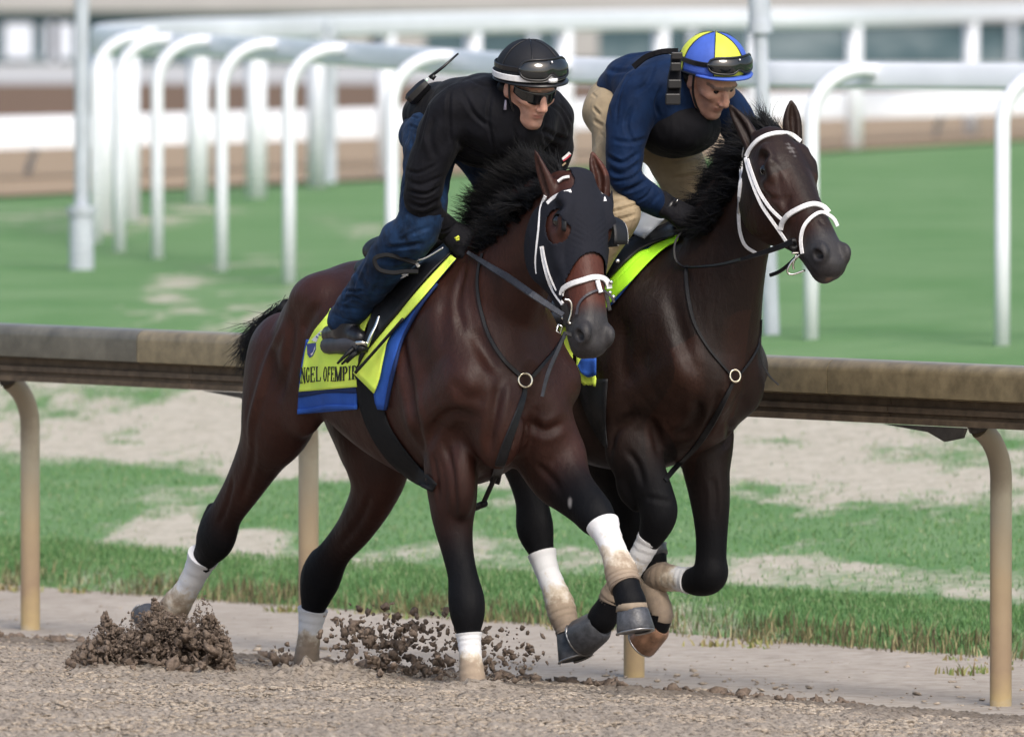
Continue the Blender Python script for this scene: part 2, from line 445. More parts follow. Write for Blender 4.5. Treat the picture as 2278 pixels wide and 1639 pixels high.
def turf_mat():
    m, nt, bs = nodes('turf'); p = wpos(nt)
    f = noise(nt, 35, 6, .7, p); g = noise(nt, 1.0, 4, .6, p)
    gr = ramp(nt, f, [(0.3, (0.080, 0.172, 0.056)), (0.55, (0.108, 0.226, 0.082)), (0.75, (0.150, 0.270, 0.108))])
    gr = mixc(nt, mapr(nt, g, .36, .66, 0, .85), gr, (0.168, 0.275, 0.128))
    sd = ramp(nt, noise(nt, 14, 7, .75, wpos(nt, (1, .4, 1))), [(0.3, (0.36, 0.315, 0.255)), (0.5, (0.50, 0.445, 0.380)), (0.72, (0.60, 0.545, 0.480))])
    gm = math_(nt, 'ADD', attr(nt, 'green'), math_(nt, 'MULTIPLY', math_(nt, 'SUBTRACT', noise(nt, 11, 6, .75, wpos(nt, (1, .35, 1))), .5), 1.5))
    gm = mapr(nt, gm, .28, .78, .10, 1.0)
    nt.links.new(mixc(nt, gm, sd, gr), bs.inputs['Base Color'])
    bs.inputs['Roughness'].default_value = .9; bs.inputs['Specular IOR Level'].default_value = .2
    bump(nt, bs, f, .6, .02); return m
M['turf'] = turf_mat()
def gattr(V):
    t, n = tn(V[:, 0], V[:, 1]); return {'green': greenness(t, n)}
# near, finely divided turf and the rest to the horizon
strip('turf', np.r_[np.linspace(1.5, 2.2, 12), np.arange(2.26, 13, .09), np.arange(13, 32.1, .25)], np.arange(-32, 6, .11), M['turf'], 0, gattr)
strip('turf', np.r_[np.linspace(1.5, 2.2, 6), np.arange(2.4, 32.2, .6)], np.arange(5.9, 66, 1.0), M['turf'], -.001, gattr)
strip('turf', np.r_[np.linspace(1.5, 2.2, 6), np.arange(2.4, 32.2, .6)], np.arange(-92, -31, 1.0), M['turf'], -.001, gattr)
strip('turf', np.array([31.9, 34, 37, 40, 80, 200, 700, 1800]), np.array([-900, -300, -100, -60, -40, -30, -20, -10, 0, 20, 60, 200, 800]), M['turf'], -.004, lambda V: {'green': np.ones(len(V)) * .90})
strip('path', np.array([-.90, -.80, -.55, -.05, .5, 1.0, 1.66]), np.arange(-260, 200, 4.), M['path'], [-.06, 0, 0, 0, 0, 0, 0])
strip('dirt_track', np.array([-400, -60, -30, -8, -4, -2, -1.2, -.85, -.3]), np.arange(-260, 200, 4.), M['dirt'], [-.03] * 7 + [-.022, -.03])
sheet('far_dirt_track', [(-111.9, 208.8), (-12.85, 82), (-3.95, 88), (-1.1, 95.5), (2, 107), (5.3, 118), (14, 132), (120, 192), (120, 240), (-110, 240)], .772, M['far_dirt'])
sheet('outer_dirt_track', [(-48.5, 127.5), (-6, 128), (6, 140), (120, 200), (140, 260), (-140, 260), (-111.9, 208.8)], .778, M['far_brown'])
sheet('concrete_apron', [(-80, 168), (150, 192), (150, 330), (-200, 330)], .784, M['apron'])

# the harrowed dirt in front, real relief
def dirt_relief():
    xs = np.arange(-2.3, 2.3, .0085); ys = np.arange(33.0, 43.6, .024)
    X, Y = np.meshgrid(xs, ys, indexing='ij'); t, n = tn(X, Y)
    z = terr(n)
    am = np.clip((-.42 - n + (fbm(t * 2.2, n * 2, 3, 71) - .5) * .5) / .6, 0, 1)
    r1 = 1 - np.abs(2 * fbm(X * 24, Y * 16, 3, 11) - 1); r2 = fbm(X * 60, Y * 34, 2, 21); r3 = fbm(X * 5, Y * 3.2, 3, 31); r4 = fbm(X * 120, Y * 60, 2, 41)
    rel = (r1 - .7) * .016 + (r2 - .5) * .020 + (r3 - .5) * .036 + (r4 - .5) * .010
    berm = np.exp(-((n + .95) / .20) ** 2) * (.000 + .018 * fbm(t * 3, n * 4, 3, 51))
    z = z + am * (rel + berm) + .004 * am - .02 * (1 - am)
    for p_, r_, h_ in HOOFPITS:
        d = np.hypot(X - p_[0], (Y - p_[1]) * .75); z += h_ * np.exp(-(d / r_) ** 2) * (1 + 1.2 * (fbm(X * 30, Y * 20, 2, 61) - .5))
    ed = np.minimum(np.minimum(X - xs[0], xs[-1] - X), np.minimum(Y - ys[0], ys[-1] - Y)); we = np.clip(ed / .15, 0, 1); z = we * z + (1 - we) * (terr(n) - .06)
    V = np.stack([X, Y, z], -1).reshape(-1, 3); nx, ny = X.shape
    i, j = np.meshgrid(np.arange(nx - 1), np.arange(ny - 1), indexing='ij'); a = (i * ny + j).ravel()
    F = np.stack([a, a + ny, a + ny + 1, a + 1], 1)
    keep = (tn(V[:, 0], V[:, 1])[1] < -.25)[F].all(1)
    tv, nv_ = tn(V[:, 0], V[:, 1]); mo = np.exp(-((nv_ + 1.15) / .55) ** 2) * np.clip(.35 + 1.3 * fbm(tv * 2, nv_ * 3, 4, 91), 0, 1) + .5 * np.clip(fbm(tv * 7, nv_ * 7, 3, 95) * 2.2 - 1.2, 0, 1)
    o = mesh('dirt_track', V, F[keep], M['dirt'], attr={'moist': np.clip(mo, 0, 1)}); tag(o, kind='structure')
def gp(u, v, z=.11): 
    d = ray(u, v); q = CO + d * ((z - CAM_H) / d[2]); return q
HOOFPITS = [(gp(350, 1480), .16, .030), (gp(700, 1520), .13, .035), (gp(760, 1515), .16, .03), (gp(1065, 1545), .10, .03), (gp(1110, 1560), .10, .02), (gp(340, 1500), .3, .02)]
dirt_relief()

# clods: deformed little lumps
def lumps(name, C, R, mat, seed, sub=1, flat=.75, parent=None):
    g = np.random.default_rng(seed); bm = bmesh.new(); bmesh.ops.create_icosphere(bm, subdivisions=sub, radius=1)
    bv = np.array([v.co[:] for v in bm.verts]); bf = np.array([[v.index for v in f.verts] for f in bm.faces]); bm.free()
    n = len(C); var = [bv * (1 + g.normal(0, .30, (len(bv), 1))) * g.uniform(.45, 1.5, 3) for _ in range(16)]
    k = g.integers(0, 16, n); Vb = np.array(var)[k]
    q = g.normal(0, 1, (n, 4)); q /= np.linalg.norm(q, axis=1)[:, None]; w, x, y, z = q.T
    Rm = np.stack([1 - 2 * (y * y + z * z), 2 * (x * y - z * w), 2 * (x * z + y * w), 2 * (x * y + z * w), 1 - 2 * (x * x + z * z), 2 * (y * z - x * w), 2 * (x * z - y * w), 2 * (y * z + x * w), 1 - 2 * (x * x + y * y)], -1).reshape(n, 3, 3)
    Vb = np.einsum('nij,nkj->nki', Rm, Vb); Vb[:, :, 2] *= flat
    V = (np.asarray(C)[:, None] + Vb * np.asarray(R)[:, None, None]).reshape(-1, 3)
    F = (bf[None] + (np.arange(n) * len(bv))[:, None, None]).reshape(-1, 3)
    o = mesh(name, V, F, mat, parent, smooth=False); tag(o, kind='stuff'); return o
g_ = np.random.default_rng(5)
n_ = 52000; cx = g_.uniform(-2.2, 2.2, n_); cy = g_.uniform(33.4, 42.8, n_); t_, nn_ = tn(cx, cy); k = (nn_ < -.72) | ((nn_ < .2) & (g_.random(n_) < .06)); cx, cy, nn_ = cx[k], cy[k], nn_[k]
R0 = .0045 + .0125 * g_.random(len(cx)) ** 2.4
lumps('dirt_clods', np.stack([cx, cy, terr(nn_) + .006], 1), R0, M['drydclod'], 6, 1, .36)
n_ = 420; cx = g_.uniform(-2.0, 2.0, n_); tt = (g_.random(n_)) ; nn_ = -.95 + g_.normal(0, .22, n_); tq = g_.uniform(-4.2, 4.2, n_); cx, cy = xy(tq, nn_); k = nn_ < -.5; cx, cy, nn_ = cx[k], cy[k], nn_[k]
lumps('dirt_clods', np.stack([cx, cy, terr(nn_) + .018], 1), .008 + .022 * g_.random(len(cx)) ** 3, M['clod'], 8, 2, .8)
n_ = 900; tq = g_.uniform(-9, 3.5, n_); nn_ = g_.uniform(-.55, 1.6, n_); cx, cy = xy(tq, nn_)
lumps('dirt_clods', np.stack([cx, cy, terr(nn_) + .003], 1), .0025 + .008 * g_.random(len(cx)) ** 3, M['drydclod'], 18, 1, .5)
# flying dirt
def spray(name, outline, n, seed, Dd, rmax, base, pw=.5):
    """outline: px height of the burst over its foot line, along u"""
    g = np.random.default_rng(seed); us = np.array([o[0] for o in outline]); hs = np.array([o[1] for o in outline], float)
    u = g.uniform(us[0], us[-1], n * 3); w = np.interp(u, us, hs); k = g.random(n * 3) < w / hs.max(); u = u[k][:n]; w = w[k][:n]; n = len(u)
    lump = 1 + .35 * (fbm(u / 26, u * 0, 3, seed) - .5) * 2
    q = g.random(n) ** pw; q = np.where(g.random(n) < .10, q * 1.18, q); v = base - (1 - (1 - q) ** 1.15) * w * lump + 3
    D = Dd + g.normal(0, .12, n); C = np.array([P(u[i], v[i], D[i]) for i in range(n)])
    R = (.0020 + rmax * g.random(n) ** 3.2) * (1.15 - .55 * q)
    return lumps(name, C, R, M['clod'], seed, 2, 1.0)
OUT = [(128, 16), (160, 52), (200, 92), (235, 122), (262, 108), (300, 118), (340, 150), (380, 132), (420, 128), (450, 148), (480, 120), (505, 92), (520, 40), (530, 4)]
spray('dirt_spray', OUT, 5200, 21, 38.55, .014, 1508, .62)
spray('dirt_spray', [(p_[0], p_[1] * .72) for p_ in OUT], 1700, 22, 38.5, .026, 1512, .9)
spray('dirt_spray', [(p_[0], p_[1] * 1.15) for p_ in OUT], 900, 23, 38.6, .006, 1506, .35)
spray('dirt_spray', OUT, 4200, 24, 38.5, .003, 1508, .6)
def spray_band(name, path, n, seed, Dd, spread, rmax):
    g = np.random.default_rng(seed); c = resamp_([list(p) for p in path], 100); k = g.integers(0, 100, n)
    u = c[k, 0] + g.normal(0, spread[0], n); v = c[k, 1] + g.normal(0, spread[1], n); v = np.minimum(v, 1515)
    D = Dd + g.normal(0, .15, n); C = np.array([P(u[i], v[i], D[i]) for i in range(n)])
    return lumps(name, C, .0025 + rmax * g.random(n) ** 2.6, M['clod'], seed, 2, 1.0)
def resamp_(c, n):
    c = np.array(c, float); s = np.r_[0, np.cumsum(np.linalg.norm(np.diff(c, axis=0), axis=1))]; t = np.linspace(0, s[-1], n); return np.stack([np.interp(t, s, c[:, k]) for k in range(2)], 1)
spray_band('dirt_spray', [(745, 1410), (830, 1450), (930, 1485), (1000, 1495)], 300, 31, 38.3, (40, 32), .013)
spray_band('dirt_spray', [(780, 1395), (900, 1400), (1020, 1430), (1100, 1440), (1175, 1465)], 330, 32, 38.2, (40, 27), .010)
spray_band('dirt_spray', [(1070, 1480), (1110, 1500), (1140, 1490)], 100, 33, 38.0, (30, 22), .011)
spray_band('dirt_spray', [(640, 1530), (720, 1520), (800, 1528)], 160, 34, 38.3, (22, 6), .014)
spray_band('dirt_spray', [(600, 1475), (625, 1460), (650, 1490)], 40, 35, 38.9, (14, 14), .014)

# ---- near safety rail
M['rail'] = plain('weathered_rail', (0.205, 0.165, 0.098), rough=.34, spec=.7, var=.35, scale=14, bmp=.2, bscale=40)
M['rail_grey'] = plain('grey_rail_section', (0.125, 0.115, 0.090), rough=.36, spec=.7, var=.35, scale=10, bmp=.2, bscale=40)
M['rail_dark'] = plain('dusty_dark_steel', (0.035, 0.030, 0.026), rough=.7, var=.4, scale=20)
M['rail_low'] = plain('brown_dusty_beam', (0.105, 0.075, 0.048), rough=.7, var=.4, scale=18)
def post_mat():
    m, nt, bs = nodes('dusty_cream_post'); g = nt.nodes.new('ShaderNodeNewGeometry'); sp = nt.nodes.new('ShaderNodeSeparateXYZ'); nt.links.new(g.outputs['Position'], sp.inputs[0])
    f = math_(nt, 'ADD', sp.outputs[2], math_(nt, 'MULTIPLY', noise(nt, 6, 5, .65, g.outputs['Position']), .35))
    c = ramp(nt, f, [(.10, (0.46, 0.41, 0.33)), (.20, (0.44, 0.33, 0.17)), (.34, (0.33, 0.235, 0.15)), (.60, (0.42, 0.32, 0.20)), (.85, (0.42, 0.37, 0.27)), (1.0, (0.26, 0.215, 0.15))])
    nt.links.new(c, bs.inputs['Base Color']); bs.inputs['Roughness'].default_value = .6
    bump(nt, bs, noise(nt, 90, 4, .6, g.outputs['Position']), .3, .002); return m
M['post'] = post_mat()
rail = empty('safety_rail', (*xy(0, 0), 0), 'low weathered inner rail on curved cream posts beside the dirt', 'rail')
RO = -.13; RZ = 1.17
def rail_piece(name, t0, t1, prof, mat, par):
    """prof: (n offset, z) polygon swept along the rail"""
    V = []; k = len(prof); ts = np.linspace(t0, t1, max(2, int((t1 - t0) / 1.0) + 2))
    for t in ts:
        for n_, z in prof: x, y = xy(t, RO + n_); V.append((x, y, z))
    m = len(ts); F = [(i * k + j, (i + 1) * k + j, (i + 1) * k + (j + 1) % k, i * k + (j + 1) % k) for i in range(m - 1) for j in range(k)] + [tuple(range(k)), tuple(range((m - 1) * k, m * k))[::-1]]
    b = MB(); b.add(V, F); return b.build(name, mat, par, autos=35)
q_ = [(-.085 + .04 * (1 - math.cos(a)) , RZ + .0 - .04 * (1 - math.sin(a))) for a in np.linspace(0, math.pi / 2, 6)]
cap = [(-.085, RZ - .118)] + q_ + [(.085 - .04 * (1 - math.cos(a)), RZ - .04 * (1 - math.sin(a))) for a in np.linspace(math.pi / 2, 0, 6)] + [(.085, RZ - .118), (.07, RZ - .125), (-.07, RZ - .125)]
low = [(-.05, RZ - .127), (-.045, RZ - .150), (-.062, RZ - .156), (-.062, RZ - .174), (-.05, RZ - .179), (-.05, RZ - .189), (-.064, RZ - .194), (-.064, RZ - .213), (.05, RZ - .213), (.05, RZ - .127)]
def t_at_u(u):
    # along-rail distance at which the rail shows at pixel column u
    ts = np.linspace(-20, 8, 4000); x, y = xy(ts, RO - .08); return float(np.interp(u, UC + FPX * x / y, ts))
cuts = [-60, t_at_u(-620), t_at_u(306), t_at_u(1094), t_at_u(1843), t_at_u(2640), 30]
for i in range(6): rail_piece('rail_section', cuts[i] + .002, cuts[i + 1] - .002, cap, M['rail_grey'] if i == 1 else M['rail'], rail)
for i in range(6): rail_piece('lower_beam', cuts[i] + .3, cuts[i + 1] + .296, low, M['rail_low'], rail)
def t_post(u):
    ts = np.linspace(-20, 8, 4000); x, y = xy(ts, 0); return float(np.interp(u, UC + FPX * x / y, ts))
rail_ts = [t_post(u) for u in (66, 686, 1411, 2228)]
def goose(t):
    x, y = xy(t, 0); pts = [(0, 0, -.3), (0, 0, 0), (0, 0, .3), (0, 0, .62), (0, 0, .78)]
    for a in np.linspace(0, 1.1, 7)[1:]: pts.append((-.17 * (1 - math.cos(a)), 0, .78 + .19 * math.sin(a)))
    P3 = [np.array([x + RN[0] * p[0], y + RN[1] * p[0], p[2]]) for p in pts]
    m = MB(); m.tube(P3, .0375, 18); o = m.build('post', M['post'], rail, autos=50)
    ms = MB(); ax = np.array([[*RT, 0], [*RN, 0], [0, 0, 1.0]])
    # bracket plate under the beam
    c = np.array([*xy(t, RO), 0]); Vp = []
    for sx in (-.006, .006):
        for a_, z_ in ((-.62, RZ - .215), (.08, RZ - .215), (.05, RZ - .25), (-.10, RZ - .265), (-.24, RZ - .235)):
            Vp.append(c + ax[0] * a_ * .62 + ax[1] * (sx - .066) + np.array([0, 0, z_]))
    ms.add(Vp, [(0, 1, 2, 3, 4), (9, 8, 7, 6, 5)] + [(i, (i + 1) % 5, 5 + (i + 1) % 5, 5 + i) for i in range(5)]); ms.build('bracket', M['rail_dark'], rail, smooth=False)
    mt = MB(); mt.tube([P3[-1] , P3[-1] + np.array([*(RN * -.02), .04])], .04, 12); mt.build('collar', M['rail_dark'], rail)
gap = (rail_ts[3] - rail_ts[0]) / 3
for t in rail_ts + [rail_ts[0] - gap * k for k in range(1, 6)] + [rail_ts[3] + gap * k for k in range(1, 4)]: 
    # the recorded posts sit on n = 0 at their own pixel columns
    goose(t)

# ---- turf-course rails
M['pvc'] = plain('white_pvc', (0.76, 0.79, 0.86), rough=.35, var=.05, scale=3)
M['pvc2'] = plain('bright_white_rail', (0.78, 0.79, 0.80), rough=.5, var=.04, scale=3)
M['galv'] = plain('galvanised_grey', (0.46, 0.50, 0.57), rough=.5, var=.12, scale=6)
def at_ud(u, D, z): return np.array([(u - UC) * D / FPX, D, z])
f1 = empty('turf_rail', at_ud(1130, 58, .75), 'white running rail on tall hooped posts, nearest of the turf rails', 'rail', None)
posts1 = [(2650, 54.2), (2230, 55.0), (1805, 56.0), (1443, 57.0), (1130, 58.4), (872, 61.0), (643, 64.5), (493, 66.7), (350, 69.5), (266, 71.2), (214, 73.5)]
rail1 = []
for u, D in posts1:
    b0 = at_ud(u, D, 0); t, n_ = tn(b0[0], b0[1]); zb_ = float(terr(n_)); zt = 2.5 - ((150 if D < 56.5 else 0) + 0 + 60) * D / FPX
    ztop = zb_ + 1.33
    r_ = .25; pts = [b0 + np.array([0, 0, zb_ - .1]), b0 + np.array([0, 0, zb_ + .5]), b0 + np.array([0, 0, ztop - r_])]
    for a in np.linspace(0, math.pi / 2, 8)[1:]: pts.append(b0 + np.array([r_ * 1.05 * (1 - math.cos(a)), .05 * a, ztop - r_ + r_ * math.sin(a)]))
    pts.append(pts[-1] + np.array([.06, 0, 0]))
    m = MB(); m.tube(pts, .038, 14); m.build('hooped_post', M['pvc'], f1); rail1.append(pts[-1] + np.array([.03, .02, -.03]))
def run(name, pts, w, h, mat, par, sub=4, slope=False):
    c = crom(pts, sub); T = np.gradient(c, axis=0); T[:, 2] = 0; T /= np.linalg.norm(T, axis=1)[:, None]; N = np.stack([-T[:, 1], T[:, 0], 0 * T[:, 0]], 1)
    prof = [(-w / 2, -h * .35), (-w / 2 * .6, -h / 2), (w / 2 * .6, -h / 2), (w / 2, -h * .35), (w / 2, h * .3), (w / 4, h / 2), (-w / 4, h / 2), (-w / 2, h * .3)]
    if slope: prof = [(-w / 2, -h * .5), (w * .35, -h * .5), (w / 2, -h * .45), (w / 2, h * .4), (w * .45, h / 2), (w * .2, h / 2), (0, h * .38), (-w / 2 * .95, -h * .42)]
    V = [c[i] + N[i] * a + np.array([0, 0, b]) for i in range(len(c)) for a, b in prof]; k = 8; m_ = len(c)
    F = [(i * k + j, (i + 1) * k + j, (i + 1) * k + (j + 1) % k, i * k + (j + 1) % k) for i in range(m_ - 1) for j in range(k)] + [tuple(range(k)), tuple(range((m_ - 1) * k, m_ * k))[::-1]]
    b = MB(); b.add(V, F); return b.build(name, mat, par, autos=40)
for i in range(len(rail1) - 1): run('rail_section', [rail1[i + 1], rail1[i]], .09, .135, M['pvc'], f1, 1)
f2 = empty('turf_rail', at_ud(1450, 104, .83), 'white running rail on straight posts curving away across the far turf', 'rail', None)
p2 = [(214, 73.6), (222, 75.5), (262, 78.5), (330, 82.0), (440, 86.0), (570, 88.0), (705, 92.5), (860, 96.0), (1052, 99.5), (1255, 103), (1470, 106.5), (1680, 109), (1900, 112), (2160, 121), (2480, 130), (2900, 142)]
r2 = [at_ud(u, D, 2.06) for u, D in p2]; r2[0] = np.array(rail1[-1]); r2[1][2] = 2.05
run('rail_top', r2, .12, .19, M['pvc'], f2, 4)
for u, D in [(226, 76.5), (286, 79.8)] + p2[4:]:
    m = MB(); b0 = at_ud(u, D, .68); m.tube([b0, b0 + np.array([0, 0, 1.3])], .080, 12); m.build('post', M['pvc'], f2)
f3 = empty('outer_rail', at_ud(1000, 105, .84), 'broad bright white outer rail in front of the far dirt', 'rail', None)
r3 = [at_ud(-2500, 84, 1.16), at_ud(-1200, 88, 1.16), at_ud(0, 95, 1.16), at_ud(500, 99, 1.155), at_ud(1000, 104, 1.15), at_ud(1600, 112, 1.16), at_ud(2278, 121, 1.14), at_ud(3500, 140, 1.14), at_ud(4800, 160, 1.14)]
run('rail_cover', r3, .30, .27, M['pvc2'], f3, 4, True)
for u, D in [(-1200, 88), (-600, 91.5), (60, 95.5), (560, 99.5), (1130, 105.6), (1640, 112.6), (2080, 118.4), (2700, 127)]:
    m = MB(); b0 = at_ud(u, D + .1, .80); m.tube([b0, b0 + np.array([.12, 0, .36])], .03, 10); m.build('post', M['galv'], f3)

# ---- poles
def pole(label, u0, u1, D, zbse, segs):
    e = empty('pole', at_ud(u0, D, zbse), label, 'pole', None)
    for nm, z0, z1_, r in segs:
        a = at_ud(u0 + (u1 - u0) * (z0 - zbse) / 1.9, D, z0); b = at_ud(u0 + (u1 - u0) * (z1_ - zbse) / 1.9, D, z1_)
        m = MB(); m.tube([a, (a + b) / 2, b], r, 16); m.build(nm, M['galv'], e, autos=50)
    return e
pole('grey pole with a thick pale sleeve at its foot, by the rail bend', 181, 183, 67.2, .74, [('sleeve', .68, 1.07, .074), ('cap', 1.07, 1.12, .086), ('shaft', 1.12, 3.6, .042)])
pole('grey pole with a thicker top fitting behind the yellow and blue helmet', 1716, 1684, 56.6, .72, [('sleeve', .62, 1.35, .042), ('shaft', 1.35, 2.2, .036), ('collar', 2.2, 2.26, .062), ('fitting', 2.26, 3.1, .055)])
pole('thin grey pole between the far turf posts', 735, 735, 92, .83, [('shaft', .8, 2.1, .05)])

# ---- far building
M['bld_beige'] = plain('beige_render', (0.34, 0.335, 0.325), rough=.9, var=.06, scale=.5)
def dark_mat():
    m, nt, bs = nodes('dark_teal_glass'); p = wpos(nt, (.5, 1, 1.2))
    nt.links.new(ramp(nt, noise(nt, .9, 4, .6, p), [(.3, (0.022, 0.052, 0.062)), (.5, (0.045, 0.090, 0.108)), (.72, (0.20, 0.25, 0.27))]), bs.inputs['Base Color']); bs.inputs['Roughness'].default_value = .5; return m
M['bld_dark'] = dark_mat(); M['bld_pale'] = plain('pale_panel', (0.62, 0.66, 0.74), rough=.7, var=.06, scale=1)
bd = empty('building', (0, 213, .84), 'long low far building, dark teal lower storey under a beige wall', 'building', None)
b = MB(); b.box((0, 213.6, 1.27), (90, 1.0, .98)); b.build('lower_storey', M['bld_dark'], bd, smooth=False)
b = MB(); b.box((0, 214.5, 3.68), (96, 3.4, 3.80)); b.build('upper_wall', M['bld_beige'], bd, smooth=False)
b = MB(); b.box((0, 215, 5.75), (98, 5.5, .3)); b.build('roof', M['rail_dark'], bd, smooth=False)
for u in (42, 132, -60, -150, 800, 905, 1290): 
    b = MB(); c = at_ud(u, 213.05, 1.22); b.box(c, (.52 if u < 200 else .7, .12, .66)); b.build('panel', M['bld_pale'] if u < 200 else M['bld_beige'], bd, smooth=False)
for i in range(-14, 15):
    b = MB(); b.box((i * 3.0 + .4, 213.04, 1.2), (.14, .1, .80)); b.build('mullion', M['galv'], bd, smooth=False)

# ---- grass blades: the lip and the near turf
def blades(name, t, n, L, W, mat, seed, lean=.35):
    g = np.random.default_rng(seed); N = len(t); x, y = xy(t, n); z = terr(n); h = L
    az = g.uniform(0, 2 * math.pi, N); wd = g.uniform(0, 2 * math.pi, N); lx = np.cos(az) * h * lean * g.random(N); ly = np.sin(az) * h * lean * g.random(N)
    dx = np.cos(wd) * W / 2; dy = np.sin(wd) * W / 2
    V = np.zeros((N, 5, 3)); V[:, 0] = np.stack([x - dx, y - dy, z - .004], 1); V[:, 1] = np.stack([x + dx, y + dy, z - .004], 1)
    V[:, 2] = np.stack([x + dx * .7 + lx * .4, y + dy * .7 + ly * .4, z + h * .6], 1); V[:, 3] = np.stack([x - dx * .7 + lx * .4, y - dy * .7 + ly * .4, z + h * .6], 1)
    V[:, 4] = np.stack([x + lx, y + ly, z + h], 1); base = np.arange(N)[:, None] * 5
    F4 = base + np.array([0, 1, 2, 3]); 
    F = np.concatenate([base + np.array([0, 1, 2]), base + np.array([0, 2, 3]), base + np.array([3, 2, 4])])
    tone = np.repeat(g.random(N), 5)
    o = mesh(name, V.reshape(-1, 3), F, mat, None, True, attr={'tone': tone}); tag(o, kind='stuff'); return o
def blade_mat(name, stops):
    m, nt, bs = nodes(name); nt.links.new(ramp(nt, attr(nt, 'tone'), stops), bs.inputs['Base Color']); bs.inputs['Roughness'].default_value = .6
    bs.inputs['Specular IOR Level'].default_value = .3; bs.inputs['Transmission Weight'].default_value = 0; return m
M['blade'] = blade_mat('grass_blade', [(0, (0.060, 0.145, 0.045)), (.5, (0.100, 0.215, 0.072)), (.9, (0.165, 0.280, 0.115)), (1, (0.36, 0.35, 0.22))])
M['straw'] = blade_mat('dry_grass', [(0, (0.06, 0.050, 0.030)), (.7, (0.14, 0.13, 0.06)), (1, (0.40, 0.35, 0.2))])
g_ = np.random.default_rng(77)
def scatter(N, t0, t1, n0, n1, keepf):
    t = g_.uniform(t0, t1, N); n = g_.uniform(n0, n1, N); k = g_.random(N) < keepf(t, n); return t[k], n[k]
t, n = scatter(90000, -9, 3.2, 1.62, 2.35, lambda t, n: np.clip(greenness(t, n), .25, 1)); blades('grass', t, n, .012 + .032 * g_.random(len(t)) ** 1.8 * (fbm(t * 3, n * 2, 3, 5) * 1.7), .004, M['blade'], 1, .8)
t, n = scatter(120000, -12, 3.5, 2.4, 9, lambda t, n: greenness(t, n) ** 1.5 * .95 + .01); blades('grass', t, n, .010 + .014 * g_.random(len(t)), .005, M['blade'], 2, .9)
t, n = scatter(9000, -9, 3.2, 1.55, 1.80, lambda t, n: np.clip(fbm(t * 4, n * 3, 3, 15) * 2 - .5, .1, 1)); blades('dry_grass', t, n, .02 + .06 * g_.random(len(t)), .006, M['straw'], 3, .6)
# weeds on the path
wt = []; wn_ = []
for k in range(26):
    tc, nc = g_.uniform(-7, 2.9), 1.62 - abs(g_.normal(0, .28)); m_ = g_.integers(10, 50); wt.append(tc + g_.normal(0, .045, m_)); wn_.append(nc + g_.normal(0, .03, m_))
t = np.concatenate(wt); n = np.concatenate(wn_); k = n > .2; t, n = t[k], n[k]
M['weed'] = blade_mat('weed_leaf', [(0, (0.12, 0.18, 0.05)), (.5, (0.28, 0.27, 0.11)), (1, (0.24, 0.17, 0.09))])
blades('weeds', t, n, .012 + .03 * g_.random(len(t)), .012, M['weed'], 4, .9)
# ================================================================== horses

def coat(name, brown, brown2, black, rough=0.36):
    m, nt, bs = nodes(name)
    p = wpos(nt)
    big = noise(nt, 3.2, 4, 0.6, p); fine = noise(nt, 420, 2, 0.5, wpos(nt, (1, 1, 0.25)))
    c = ramp(nt, big, [(0.3, brown), (0.75, brown2)])
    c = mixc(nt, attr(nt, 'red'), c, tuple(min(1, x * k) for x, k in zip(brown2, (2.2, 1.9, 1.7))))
    c = mixc(nt, attr(nt, 'dark'), c, black)
    c = mixc(nt, attr(nt, 'grey'), c, (0.035, 0.033, 0.036))
    c = mixc(nt, attr(nt, 'tan'), c, (0.30, 0.16, 0.10))
    c = mixc(nt, attr(nt, 'white'), c, (0.42, 0.40, 0.40))
    c = mixc(nt, mapr(nt, fine, 0.3, 0.7, 0.0, 0.35), c, (0.0, 0.0, 0.0))
    nt.links.new(c, bs.inputs['Base Color'])
    bs.inputs['Roughness'].default_value = rough; nt.links.new(mapr(nt, attr(nt, 'dark'), 0, 1, .31, .17), bs.inputs['Specular IOR Level'])
    nt.links.new(math_(nt, 'ADD', mapr(nt, noise(nt, 9, 4, 0.6, p), 0.2, 0.8, rough - 0.05, rough + 0.16), math_(nt, 'MULTIPLY', attr(nt, 'dark'), .17)), bs.inputs['Roughness'])
    b1 = bump(nt, bs, noise(nt, 26, 4, 0.55, wpos(nt, (1, 1, 0.45))), 0.22, 0.02)
    vn = noise(nt, 8.5, 1.5, 0.5, wpos(nt, (1, 1, .6)), .8)
    rg = mapr(nt, math_(nt, 'ABSOLUTE', math_(nt, 'SUBTRACT', vn, .5)), 0, .016, 1, 0)
    b2 = bump(nt, bs, rg, .09, .004, b1)
    b3 = bump(nt, bs, noise(nt, 75, 4, .65, wpos(nt, (1, 1, .35))), .22, .003, b2)
    bump(nt, bs, fine, 0.35, 0.0015, b3)
    return m
M['bay'] = coat('bay_coat', (0.025, 0.0074, 0.0046), (0.056, 0.0172, 0.0110), (0.0030, 0.0033, 0.0052), .48)
M['seal'] = coat('dark_bay_coat', (0.0115, 0.0056, 0.0042), (0.025, 0.0100, 0.0064), (0.0032, 0.0035, 0.0054), .49)
M['hair'] = plain('black_hair', (0.0045, 0.0045, 0.0060), rough=0.55, spec=.3, var=0.4, scale=60)
M['hoof'] = plain('hoof_horn', (0.055, 0.058, 0.068), rough=0.42, var=0.45, scale=45, bmp=0.5, bscale=120)
M['hoof_tan'] = plain('hoof_horn_tan', (0.20, 0.11, 0.07), rough=0.45, var=0.5, scale=30, bmp=0.5, bscale=120)
M['shoe'] = plain('worn_steel', (0.35, 0.35, 0.36), rough=0.35, metal=0.9)
M['eye'] = plain('dark_eye', (0.006, 0.005, 0.005), rough=0.06, spec=0.8)
